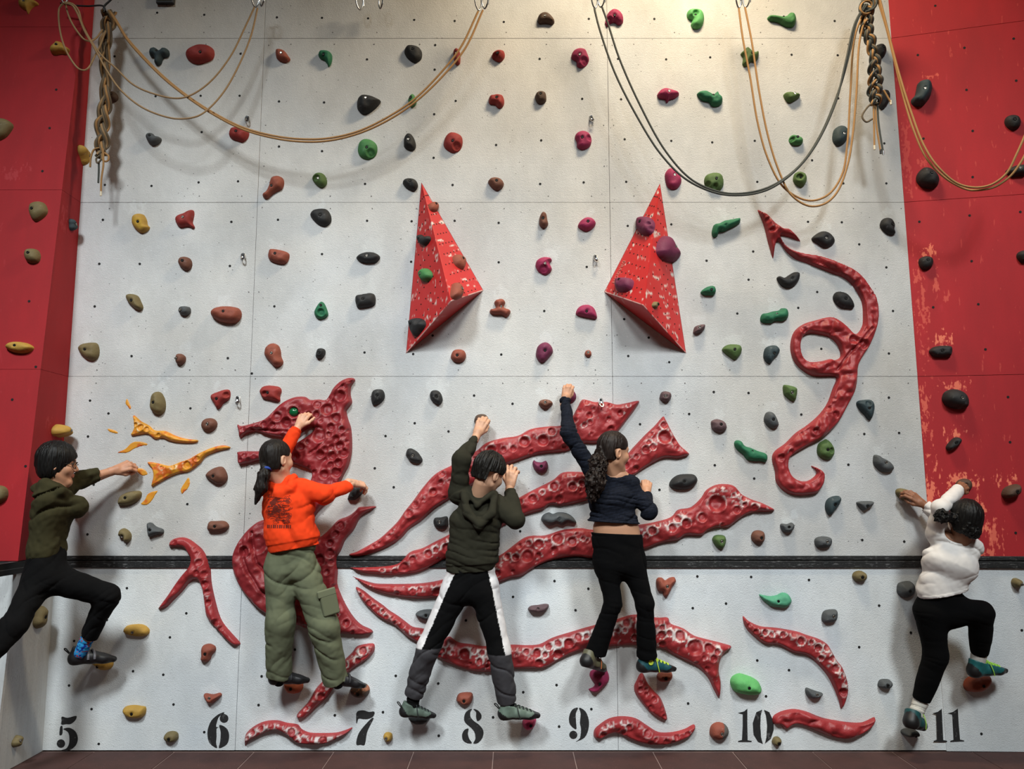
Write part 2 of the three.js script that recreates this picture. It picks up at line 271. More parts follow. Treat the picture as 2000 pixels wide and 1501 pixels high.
// colour | shape | where | outline in photo pixels | options: h height (m), s surface (l left wall, t return, r right wall, 1-4 pyramid faces), b bolt x,y, d dents x,y,r
const HOLDS = `
Y|knobbly|cut by the top edge of the left red wall|36,3 36,10 44,17 50,20 53,27 58,19 65,12 75,8 70,1 52,-4 40,-3|s=l
Y|star-edged|on the left red wall beside the hanging rope loop|97,97 100,90 107,84 110,80 120,82 125,88 132,92 134,97 128,104 118,103 106,105 99,102|s=l
V|flat|cut by the left photo edge, uppermost there|-8,235 5,230 18,236 24,245 15,260 5,268 -8,270|s=l
Y|cupped|at the corner beside the end of the left rope braid|148,290 158,288 168,290 173,300 173,315 168,324 160,318 151,305|s=t;h=.05
T|three-lobed|right of the top of the left rope braid|291,105 293,96 302,92 308,96 312,98 318,93 327,95 330,104 326,110 318,112 314,122 307,127 301,122 301,112 294,110|
R|large oval|near the top, right of the three-lobed teal one|361,104 368,94 385,86 402,86 414,92 417,103 412,114 395,121 380,122 366,115|h=.07;b=390,100
N|small round|half hidden behind the left rope braid|212,186 214,180 222,178 229,186 228,194 221,198 214,196|
G|small bean-shaped|below the sagging left ropes|284,266 288,260 296,259 302,264 312,267 314,273 308,280 298,283 290,278 286,272|
R|round|just under a bolt hanger, touched by the long tan rope|446,262 450,250 460,247 473,250 485,256 483,268 474,276 464,274 452,270|
O|small slanted|top row, left of the dark green hooked one|538,108 538,98 545,95 555,98 562,107 566,114 560,120 549,119 541,114|
F|hooked|top row, right of a small terracotta one|621,106 625,99 634,98 645,101 648,110 646,122 641,129 638,123 632,116 625,113|
K|rounded|top row, left of the tan rope's right end|789,98 795,88 806,87 818,91 824,101 822,114 812,121 802,118 793,109|
R|narrow upright|crossed by the tan rope near its right end|885,104 886,98 892,95 898,100 899,115 897,124 890,124 887,118 886,111|
R|small knobbly|top row, just right of the tan rope's end|960,108 964,101 973,97 984,99 986,108 982,116 974,119 964,115|d=968,106,5
R|heart-lobed|second row, left of a small dark brown one|954,196 957,186 965,184 972,183 982,186 985,198 981,208 972,209 966,203 957,202|
K|teardrop|inside the curve of the tan rope|696,205 698,192 707,184 722,185 735,190 743,195 737,205 724,216 710,221 700,215|h=.07
E|small|half hidden behind the tan rope|797,193 801,186 808,184 813,194 811,204 803,208 798,202|
E|round|with a finger pocket, below the tan rope|698,290 701,277 711,270 725,272 735,281 736,294 730,306 718,310 706,307 700,300|d=723,297,8;b=716,287
K|upright oval|below the tan rope, left of a round red one|788,281 789,268 795,260 803,261 809,270 812,282 809,291 800,292 791,288|
R|round|with a finger pocket, above and right of left pyramid|866,278 870,265 880,257 893,259 902,266 903,280 897,293 884,297 872,291 867,285|d=892,284,8;b=884,274
O|drumstick-shaped|upper left, slanting down to the left|526,354 530,345 541,342 551,346 554,356 550,368 540,373 531,379 522,387 514,385 512,378 519,372 524,362|
A|rounded|with two dimples, upper left of the left pyramid|609,348 614,339 624,336 633,340 638,352 635,362 626,365 616,359|d=617,346,6
K|blunt|touching the tip of the left pyramid|786,356 790,349 800,347 811,350 816,360 812,370 804,371 792,365|
B|rounded|above and right of the left pyramid's tip|953,355 958,347 968,345 978,348 984,356 981,366 971,371 961,366|
N|crescent|topmost in the middle of the grey wall|1050,38 1053,28 1064,23 1074,27 1083,38 1080,46 1066,44 1054,45|
M|hooked|crossed by the dark rope at the top|1183,38 1187,25 1197,17 1208,19 1217,29 1217,43 1208,47 1200,42 1191,46 1187,51 1182,45|d=1190,37,7
L|ear-shaped|at the top between dark and tan ropes|1342,27 1345,19 1356,16 1370,19 1376,30 1374,45 1367,54 1355,54 1350,47 1352,38 1344,34|d=1360,23,6
M|ear-shaped|top row, just left of the dark rope|1116,108 1120,98 1131,93 1143,95 1148,104 1151,115 1145,127 1134,131 1127,127 1126,119 1118,114|d=1142,117,8
A|three-knobbed|behind the two tan rope strands|1447,104 1453,97 1460,91 1467,96 1473,101 1482,99 1482,112 1475,120 1468,119 1460,128 1451,125 1452,112|
N|small round|second row, right of the heart-lobed red one|1045,189 1048,180 1057,177 1066,181 1067,195 1060,201 1050,200|
M|fish-shaped|second row, right of the dark rope|1284,184 1290,175 1300,171 1312,174 1324,178 1327,184 1318,191 1308,194 1303,201 1299,193 1288,191|
F|lumpy bone-shaped|second row, left of the tan strands|1362,184 1366,178 1378,176 1388,180 1394,183 1402,177 1406,184 1412,190 1410,202 1400,207 1390,205 1385,198 1372,195|
M|ear-shaped|third row, below a bolt hanger|1123,267 1127,258 1139,254 1151,259 1156,271 1152,285 1139,291 1128,287 1127,277|d=1152,267,6
M|egg-shaped|right of the right pyramid's tip, touched by the dark rope|1299,343 1302,333 1309,327 1319,330 1328,340 1332,352 1326,365 1315,369 1304,363|
A|squarish|under the bottom of the dark rope's curve|1376,352 1380,341 1392,336 1406,337 1413,345 1414,360 1407,371 1393,372 1380,365|d=1383,358,5 1398,362,5
E|bone-shaped|at the top right of the tan strands|1500,36 1502,30 1512,29 1525,31 1537,30 1543,24 1552,26 1556,36 1553,48 1545,52 1532,49 1520,42 1508,40|
A|small wedge|second row, right of the tan strands|1531,184 1538,179 1550,180 1561,183 1563,188 1554,195 1544,199 1536,195|
E|small dimpled|third row, left of the dark rope's right half|1542,270 1547,263 1557,264 1567,269 1569,277 1563,282 1551,282 1543,277|d=1549,270,5
A|rounded|left of the low loop of tan rope strands|1550,350 1553,338 1562,334 1573,338 1577,348 1573,360 1565,364 1555,359|d=1563,344,6
T|round|behind the tan strands near the right braid|1627,265 1631,251 1642,244 1653,247 1659,258 1655,272 1648,280 1638,284 1629,277|
K|round|peeping out from behind the middle of the right braid|1710,90 1722,85 1731,93 1731,104 1724,112 1714,108|
K|egg-shaped|peeping out from behind the lower right braid|1720,178 1732,175 1739,184 1738,197 1731,208 1722,212 1716,200|
T|two-lobed|high on the right red wall|1781,192 1788,184 1791,172 1794,160 1806,155 1817,157 1822,168 1819,184 1812,195 1803,204 1790,204 1782,200|s=r;h=.08
K|round|high on the right red wall near the photo edge|1963,237 1967,227 1978,223 1990,226 1995,236 1992,247 1980,253 1969,248|s=r
K|large rounded|on the right red wall touched by the tan rope|1791,346 1794,336 1804,326 1816,326 1828,333 1836,346 1833,360 1823,366 1806,364 1794,356|s=r;h=.08
K|flat|behind the tan rope at the right photo edge|1965,334 1975,326 1990,321 2005,322 2005,340 1990,343 1975,344|s=r
V|rounded|upper of two round ones on the left red wall|55,407 58,397 70,392 83,394 90,404 90,415 80,425 68,431 60,425 56,416|s=l
V|round|lower of two round ones on the left red wall|46,497 50,487 60,484 72,487 77,498 74,509 63,513 51,509|s=l
T|small|on the narrow dark red side of the left wall|130,436 133,429 143,432 149,440 147,447 139,449 132,444|s=t;h=.04
Y|long flat|on the left red wall|10,676 18,668 32,666 48,668 58,672 64,678 56,686 42,689 25,687 14,682|s=l
Y|two-tone oval|left of a dark red fanged one|256,432 258,421 268,416 279,418 285,428 287,438 291,443 286,450 275,454 264,447 258,439|
R|fanged|upper left of the grey wall|341,426 347,419 358,415 367,410 376,409 378,418 375,433 379,442 376,445 366,441 352,443 344,437|
B|oval|left of the upper bolt hanger|347,512 350,503 360,500 370,504 374,514 370,525 361,527 352,521|
V|tongue-shaped|left, above the small slate grey one|245,580 248,574 258,573 268,577 274,588 278,599 274,605 264,603 254,595 248,588|
G|very small|left of the largest terracotta oval|348,604 352,598 362,597 370,600 371,609 365,615 355,615 349,610|
O|largest oval|left of the dark green teardrop|410,612 415,602 430,597 450,597 465,601 470,612 466,624 455,630 435,629 418,622|h=.075
V|large rounded|at the left edge of the grey wall|151,678 158,671 172,668 187,669 192,680 191,695 183,703 170,702 158,693 153,686|
B|very small|above the flames|342,698 345,691 353,690 361,696 360,706 352,712 344,709 342,703|
K|rounded|second from left pyramid, level with its top|605,418 611,409 625,406 638,408 646,421 645,434 635,441 622,438 611,429|
O|oblong|between the upper hanger and the flat black oval|523,494 526,486 535,485 555,489 564,495 563,505 557,514 543,514 528,509 523,502|
K|flat oval|left of the left pyramid|695,503 703,495 718,491 733,493 742,501 735,511 720,513 705,511|
F|cupped teardrop|between the largest terracotta oval and black oblong|613,608 618,597 626,588 633,592 639,606 640,615 633,621 622,622 615,617|d=626,609,7;b=626,595
K|oblong|left of the left pyramid's lower half|693,585 695,576 708,573 724,571 732,576 733,588 730,596 715,600 699,601 695,594|
O|kidney-shaped|above the dragon's head|515,690 518,677 530,669 542,673 547,684 548,695 552,706 547,714 536,715 526,706 518,697|h=.065
K|very small|above the dragon's ear|616,693 619,682 625,679 633,681 635,688 631,697 624,700 617,697|
O|rounded square|below the left pyramid|880,697 884,685 893,681 905,683 910,692 907,703 898,707 886,705|
O|bone-shaped|right of the left pyramid's lowest corner|965,590 970,584 982,583 987,590 984,599 996,604 996,612 989,619 980,614 968,614 957,611 958,603 968,600|
O|small|on the right face of the left pyramid, highest|838,400 843,394 850,394 857,401 856,410 848,412 841,408|s=2;h=.03
K|heart-shaped|on the left face of the left pyramid|815,463 820,457 827,461 836,460 839,466 833,476 826,479 818,474|s=1;h=.04
E|round|on the left face of the left pyramid|818,535 823,525 831,523 840,530 841,540 834,548 825,549 820,543|s=1;h=.05
K|shield-shaped|low on the left face of the left pyramid|798,630 802,622 815,620 826,625 828,635 820,647 810,657 802,648|s=1;h=.05;d=812,626,6
O|oval|on the right face of the left pyramid, middle|886,502 890,496 900,497 909,505 911,513 907,524 900,522 890,514|s=2;h=.04
O|triangular|low on the right face of the left pyramid|882,572 885,554 891,551 900,557 906,568 904,577 895,583 885,580|s=2;h=.045
B|small upright|between the two pyramids, left of two|1053,432 1055,420 1060,413 1067,416 1069,427 1071,436 1067,443 1059,444 1054,439|
M|leaf-shaped|between the pyramids, right of the small upright brown one|1129,439 1135,429 1146,423 1157,425 1164,433 1161,442 1152,449 1142,450 1132,445|
M|C-shaped|between the two pyramids|1046,517 1049,507 1060,501 1075,502 1078,508 1074,513 1078,523 1075,531 1064,536 1053,531 1048,524|d=1062,524,8
M|half-disc|left of the right pyramid|1125,613 1128,602 1137,595 1150,594 1161,601 1166,614 1165,622 1150,620 1135,617|
P|egg-shaped|below the pyramids, left of a tiny red-brown one|1047,690 1050,676 1060,668 1070,668 1078,676 1080,687 1073,697 1064,706 1054,706 1048,698|h=.06
O|tiny round|below the magenta half-disc|1142,690 1145,684 1151,683 1155,687 1155,694 1150,697 1144,695|h=.03
F|comb-shaped|left of the dragon's arrow-tipped tail|1392,446 1396,437 1405,435 1415,430 1425,428 1436,426 1446,425 1446,434 1437,440 1427,445 1418,450 1411,452 1405,452 1402,460 1394,462 1391,455|
F|small tadpole-shaped|right of the right pyramid|1369,570 1375,563 1385,558 1395,558 1399,566 1396,575 1385,576 1374,575|
U|small|right of the right pyramid's lower corner|1355,645 1358,637 1368,633 1377,633 1377,641 1370,648 1360,651 1355,650|
A|rounded triangular|right of the right pyramid's lowest tip|1411,681 1420,673 1433,671 1446,673 1450,682 1446,694 1436,702 1425,696 1415,688|
P|grooved disc|highest on the right pyramid|1241,435 1245,426 1255,422 1268,423 1276,432 1275,446 1267,456 1255,457 1245,450 1241,442|s=3;h=.055;d=1264,434,4 1268,441,4
P|large pointed|on the right face of the right pyramid|1287,485 1290,470 1300,459 1308,462 1315,475 1325,490 1328,500 1322,510 1308,509 1295,503 1288,493|s=4;h=.07
P|squarish|low on the left face of the right pyramid|1200,553 1204,543 1215,541 1230,542 1235,548 1232,560 1222,567 1208,568 1201,562|s=3;h=.055
V|tiny|low on the right face of the right pyramid|1275,595 1278,589 1284,589 1286,596 1282,602 1277,600|s=4;h=.025
K|pointed oval|right of the dragon's arrow tip|1586,466 1595,456 1608,450 1620,453 1630,463 1631,473 1622,481 1610,483 1597,475|
K|comma-shaped|beside the right red wall, level with the arrow tip|1720,438 1724,428 1733,424 1743,427 1749,438 1748,447 1750,455 1743,458 1733,455 1723,446|
K|small round|on the right red wall, under the upper salmon patch|1795,511 1798,503 1809,499 1821,502 1824,511 1820,521 1809,526 1799,522|s=r
K|small|cut by the right photo edge, halfway up|1987,500 1990,492 2000,488 2010,492 2010,508 1995,511|s=r
K|boomerang-shaped|under the start of the dragon's tail|1518,543 1523,538 1533,541 1543,535 1553,530 1562,532 1563,541 1558,552 1547,560 1535,561 1525,555|
K|oval|inside the upper bend of the dragon's tail|1628,581 1632,571 1642,568 1655,572 1664,582 1670,595 1667,602 1657,602 1643,600 1633,592|
F|knobbly long|left of the dragon's tail loop|1486,620 1490,612 1500,610 1510,607 1522,605 1527,601 1537,602 1541,612 1539,621 1530,626 1515,626 1508,630 1495,630 1487,627|
T|curled|left of the dragon's tail loop, lower|1492,695 1495,680 1505,674 1517,674 1524,682 1521,692 1513,700 1506,709 1497,706|
K|long flat|on the right red wall, under the middle salmon patch|1816,684 1824,677 1840,674 1858,675 1861,685 1857,695 1842,697 1826,696 1818,690|s=r
Y|slanted|at the corner above the person with glasses|92,848 98,840 105,836 109,829 118,827 128,830 131,836 125,845 115,852 105,856 95,855|s=t;h=.09
V|tall oval|above the flames, left of a red heart-shaped one|292,785 295,771 303,764 313,766 320,778 322,792 319,804 310,809 298,805 292,796|h=.06
R|heart-shaped|beside the bolt hanger left of the dragon's head|410,776 413,769 425,764 437,760 447,761 449,772 445,781 436,786 430,795 423,798 418,790 414,784|d=440,770,5
B|rounded|left of the dragon's snout|392,833 394,822 403,816 416,817 423,825 421,835 412,842 400,842|
V|slanted oval|below the lower flame|229,979 234,968 246,961 262,958 273,959 275,967 269,977 255,985 240,987 231,986|
B|large rounded|below the dragon's lower jaw|400,927 408,918 420,912 433,911 441,922 443,934 437,944 424,946 412,940 403,933|h=.06
V|small curled|left of the grey three-cornered one|231,1042 234,1034 241,1031 250,1036 255,1044 254,1054 247,1059 242,1056 240,1049 232,1047|
G|three-cornered|above the black rail, below the flames|286,1024 289,1020 296,1021 304,1028 317,1033 318,1041 310,1043 300,1046 291,1049 288,1042|
B|oblong|above the dragon's foreleg|404,1028 408,1018 420,1017 437,1017 446,1025 443,1034 430,1038 412,1038 405,1035|
V|rounded|cut by the left photo edge, lower|-10,950 3,948 12,955 13,968 6,978 -10,982|s=l
R|craggy|above the dragon's brow|506,763 511,755 520,752 530,752 545,755 549,763 546,772 546,783 538,783 525,780 512,777 508,770|d=516,768,5
K|rounded|with a small white cross mark, right of the dragon's ear|724,773 728,762 738,759 747,761 751,770 749,780 740,788 729,791 725,784|
K|pear-shaped|right of the dragon's neck|792,888 795,877 803,875 814,881 820,888 825,897 822,903 812,904 800,900 795,893|
K|pointed|gripped by the person in orange|678,975 682,962 690,950 700,947 707,952 708,962 700,970 692,976 683,976|h=.06
K|oval|left of the raised hand in the dark green hoodie|839,772 842,763 851,761 859,765 864,776 863,785 857,790 849,787 842,781|
B|small oval|left of the raised hand in the navy sleeve|1052,788 1056,781 1065,779 1075,781 1080,787 1075,794 1065,798 1056,794|
N|round|under the raised hand of the person in the green hoodie|926,822 929,812 937,808 948,809 954,817 952,829 941,833 930,830|h=.045
P|bitten|between the two upper dragon wing bones|1040,905 1043,898 1048,901 1058,902 1066,899 1070,905 1070,915 1063,922 1053,923 1044,917|
K|squarish|beside the back of the person in the green hoodie|846,1019 849,1011 860,1010 873,1008 875,1018 874,1028 864,1033 850,1029|
G|long wavy|between the two middle climbers|1057,1015 1061,1005 1072,1000 1080,1003 1090,1000 1105,1001 1118,1008 1126,1019 1122,1022 1108,1021 1098,1026 1088,1022 1078,1026 1066,1024|h=.06
P|round|under the raised hand in the navy sleeve|1097,770 1101,762 1112,760 1122,764 1126,774 1122,783 1112,787 1101,782|h=.04
U|small round|right of the wing tip, above a plum disc|1289,775 1292,766 1300,763 1310,766 1312,774 1307,783 1296,784 1290,780|
U|eight-sided disc|right of the middle wing bone's end|1390,822 1398,818 1405,818 1415,822 1420,830 1419,839 1410,844 1400,843 1392,838 1390,830|
G|oval|left of the dragon's tail end, above a green lizard shape|1493,818 1497,806 1505,803 1513,807 1519,818 1522,830 1515,836 1505,835 1497,828|
A|angular|left of the dragon's lower tail|1531,752 1540,751 1557,757 1557,772 1554,782 1545,781 1534,772 1531,765|
F|lizard-shaped|left of the dragon's curled tail end|1435,864 1440,859 1449,861 1456,870 1468,874 1482,880 1497,885 1500,893 1497,902 1485,900 1472,900 1460,897 1452,887 1443,880 1437,873|
K|large oval|right of the person in the navy top|1308,944 1314,934 1325,927 1340,925 1356,926 1363,934 1361,944 1350,953 1335,956 1320,955 1310,951|h=.06
A|rounded|under the tip of the third wing bone|1392,1054 1396,1046 1405,1044 1416,1046 1419,1055 1416,1067 1409,1072 1399,1067|
B|rounded|right of an olive green one, above the rail|1468,1048 1472,1038 1482,1035 1492,1038 1495,1046 1493,1057 1484,1063 1472,1058|
G|small saddle-shaped|under the dragon's curled tail end|1525,1027 1528,1022 1538,1023 1548,1020 1552,1026 1550,1034 1542,1039 1530,1038|
G|oblong|just above the rail, right of the small saddle-shaped one|1592,1056 1597,1049 1610,1047 1624,1050 1626,1058 1622,1067 1610,1070 1596,1068|
T|bell-shaped|right of the dragon's lower tail|1674,788 1678,782 1690,780 1702,780 1709,789 1708,805 1703,818 1696,818 1688,808 1680,800|d=1698,787,5
A|round|touching the underside of the dragon's tail|1597,877 1600,866 1608,860 1616,857 1626,866 1631,878 1629,890 1620,897 1607,895 1599,888|d=1626,879,5
G|slanted oval|right of the dragon's curled tail end|1707,895 1709,888 1717,888 1725,893 1738,900 1746,909 1746,917 1736,922 1722,920 1711,911 1707,903|
T|leaning oval|below the dragon's curled tail end|1613,985 1617,975 1627,969 1640,968 1644,975 1640,986 1633,995 1626,1004 1619,1005 1614,996|
G|small three-cornered|left of the hand in the white sleeve|1675,980 1690,978 1707,979 1705,986 1697,992 1688,997 1681,992 1676,986|
K|large egg-shaped|on the right red wall, lower half|1842,778 1847,765 1860,759 1875,760 1888,768 1894,780 1892,794 1880,798 1862,796 1848,789|s=r;h=.08
K|small slanted|on the right red wall, above the raised hand|1849,872 1855,863 1865,854 1875,854 1879,861 1873,870 1862,878 1852,879|s=r
N|leaning disc|on the right red wall near the photo edge|1959,962 1964,953 1976,947 1990,945 1995,952 1993,964 1982,971 1968,973 1960,969|s=r;h=.07
V|long|held by the hand of the person in white|1751,962 1753,955 1762,953 1775,956 1784,961 1786,969 1780,975 1768,977 1757,971|
N|round|under the raised hand of the person in white|1866,950 1872,938 1885,934 1897,938 1900,950 1892,960 1876,960|s=r;h=.04
V|flat|low on the left wall's grey side|64,1208 66,1198 73,1191 84,1192 88,1200 84,1212 74,1226 68,1222|s=t;h=.05
Y|flat oval|below the knee of the person with glasses|240,1231 246,1222 262,1219 279,1220 290,1229 288,1239 275,1243 258,1242 245,1238|
Y|rounded|under the shoe of the person with glasses|179,1294 188,1288 205,1287 217,1289 218,1300 210,1308 197,1308 187,1301|h=.07
O|two-lobed|under the end of the dragon's foreleg|392,1268 396,1260 408,1257 419,1262 420,1271 413,1279 409,1289 400,1293 391,1289 392,1280|
O|small pointed|above the numeral 6|397,1357 402,1354 415,1356 428,1353 432,1358 424,1366 413,1374 403,1370|
Y|oblong|between the numerals 5 and 6|239,1389 243,1380 260,1377 275,1379 283,1381 283,1393 276,1401 262,1403 247,1400|
V|small round|low between the numerals 5 and 6|319,1439 324,1431 335,1428 345,1431 347,1441 342,1448 332,1450 322,1446|
V|tiny|low at the left wall's grey side|18,1446 22,1441 32,1440 41,1441 38,1450 28,1457 20,1455|s=t;h=.05
O|orange round|under the left foot of the person in orange|553,1338 557,1330 568,1328 582,1328 590,1335 590,1345 583,1353 570,1355 559,1351|h=.07;c=a85638
N|rubbed round|under the right foot of the person in orange|683,1350 687,1340 700,1334 714,1336 721,1345 719,1356 710,1362 697,1363 687,1358|h=.07
Y|small round|right of the numeral 7|748,1440 751,1432 758,1430 765,1433 766,1442 761,1448 753,1448|h=.04
G|flat oval|left of the thigh in black and white track pants|811,1200 818,1193 832,1190 845,1191 850,1200 845,1211 832,1212 818,1208|
O|rounded|above the numeral 8|891,1366 896,1355 910,1352 922,1354 923,1365 917,1376 905,1378 894,1372|
G|flat|under the left foot in black and white track pants|797,1398 810,1397 828,1397 840,1400 836,1409 825,1414 810,1413 800,1406|h=.09
I|knobbly|under the right foot in black and white track pants|1021,1408 1030,1400 1040,1399 1047,1403 1046,1415 1040,1423 1030,1426 1022,1420|h=.08
U|small curved|below the rail between the two middle climbers|1031,1189 1037,1183 1052,1181 1065,1179 1072,1181 1070,1189 1060,1196 1045,1196 1035,1194|
O|three-lobed|below the rail, right of the black flared trousers|1282,1135 1286,1128 1294,1128 1300,1133 1308,1128 1318,1127 1321,1136 1315,1144 1310,1155 1304,1165 1296,1163 1295,1155 1285,1152|
M|question-mark-shaped|under the left shoe below the black flared trousers|1152,1318 1156,1310 1170,1306 1184,1308 1190,1319 1190,1330 1184,1338 1176,1345 1169,1352 1158,1352 1150,1347 1160,1342 1162,1335 1155,1327|h=.07
O|rounded|under the right shoe below the black flared trousers|1284,1322 1288,1314 1300,1311 1312,1312 1314,1322 1308,1330 1297,1332 1288,1330|h=.08
O|half-grey round|left of the numeral 10|1387,1432 1390,1418 1401,1411 1414,1413 1423,1422 1424,1434 1416,1443 1402,1446 1391,1441|h=.06;two=1
F|pale angular|below the rail, above the lower right wing bone|1484,1161 1492,1162 1505,1164 1518,1162 1529,1157 1540,1160 1547,1170 1545,1180 1535,1187 1522,1186 1507,1184 1496,1176 1489,1170|c=4f9a78
L|large rounded|low, above the numeral 10|1428,1333 1432,1322 1444,1316 1456,1318 1472,1324 1484,1333 1489,1347 1484,1356 1470,1358 1450,1356 1434,1349|h=.08
G|squarish|above the curved bone right of numeral 10|1606,1206 1610,1194 1622,1190 1635,1191 1637,1201 1634,1212 1622,1216 1609,1215|
V|small round|just below the rail, left of the person in white|1666,1125 1670,1117 1681,1114 1692,1119 1694,1127 1690,1134 1680,1136 1670,1133|
G|round|beside the hip of the person in white|1754,1149 1757,1139 1770,1135 1782,1136 1789,1147 1786,1160 1775,1167 1762,1165 1755,1158|h=.06
G|three-cornered|inside the curved bone right of numeral 10|1574,1347 1577,1343 1588,1347 1600,1351 1608,1354 1605,1359 1595,1364 1583,1364 1576,1357|
G|small rounded|left of the standing leg in black leggings|1716,1337 1720,1328 1730,1326 1740,1328 1744,1336 1738,1344 1728,1345 1718,1342|
V|small|just right of the numeral 10|1509,1447 1513,1440 1521,1439 1527,1445 1525,1453 1518,1457 1510,1453|
V|small|below the rail at the right photo edge|1977,1138 1980,1130 1988,1129 1997,1134 1997,1142 1990,1148 1982,1146|s=r
O|large orange|under the raised foot of the person in white|1885,1340 1889,1328 1902,1320 1920,1317 1934,1319 1937,1330 1930,1343 1918,1351 1902,1352 1890,1349|s=r;h=.08;c=9a4a30
G|flat|under the standing foot of the person in white|1763,1428 1770,1424 1785,1424 1793,1428 1792,1436 1782,1438 1770,1438 1764,1434|h=.08
`;
// frames of the surfaces that carry holds
function surfaceFrame(s, cx, cy) {
  if (s === 'l') { let p = at(cx, cy, 0.3); for (let i = 0; i < 10; i++) p = at(cx, cy, leftZ(p.y)); return frameAt(p, V(0, 0.0757, 1).normalize()); }
  if (s === 't') { const p = hit(cx, cy, V(XL, 0, 0), V(1, 0, 0)); return frameAt(p, V(1, 0, 0)); }
  if (s === 'r') { let p = at(cx, cy, 0); for (let i = 0; i < 12; i++) p = at(cx, cy, rightZ(p.x, p.y)); const k = rightK(p.y); p.z += 0.004; return frameAt(p, V(-k, -0.05 * Math.max(0, p.x - rightX(p.y)), 1).normalize()); }
  if (s >= '1' && s <= '4') { const F = PYRAMID_FACES[s]; return frameAt(hit(cx, cy, F.p, F.n), F.n); }
  return frameAt(at(cx, cy, 0), V(0, 0, 1));
}
const PYRAMID_FACES = {};
const holdMats = new Map();
function holdMaterial(hex, seed) {
  if (!holdMats.has(hex)) holdMats.set(hex, std({ color: 0xffffff, vertexColors: true, roughness: 0.72, bumpMap: M.bumpFine, bumpScale: 0.0012 }));
  return holdMats.get(hex);
}
function parseHolds() {
  return HOLDS.trim().split('\n').map((line) => {
    const [col, shape, where, p, o = ''] = line.split('|'), opt = {};
    for (const kv of o.split(';')) if (kv) { const [k, v] = kv.split('='); opt[k] = v; }
    const P = pts(p); let cx = 0, cy = 0; for (const [x, y] of P) { cx += x / P.length; cy += y / P.length; }
    return { col, shape, where, P, opt, cx, cy };
  });
}
const HOLD_LIST = parseHolds();
for (const h of HOLD_LIST) if (!h.opt.s && h.cy > 380) { const top = Math.min(...h.P.map((q) => q[1])), w = at(h.cx, top - 6, 0); CHALK.push([w.x + (h.cx % 7 - 3) * 0.01, w.y + 0.01, 0.05 + 0.03 * ((h.cx * 7.3) % 1), 0.1 + 0.28 * ((h.cy * 3.7) % 1)]); }
const boltGeo = mergeGeometries([new THREE.CylinderGeometry(0.0085, 0.0085, 0.006, 12).rotateX(Math.PI / 2), new THREE.TorusGeometry(0.0075, 0.002, 6, 14).translate(0, 0, 0.003)].map((g) => g.toNonIndexed()));
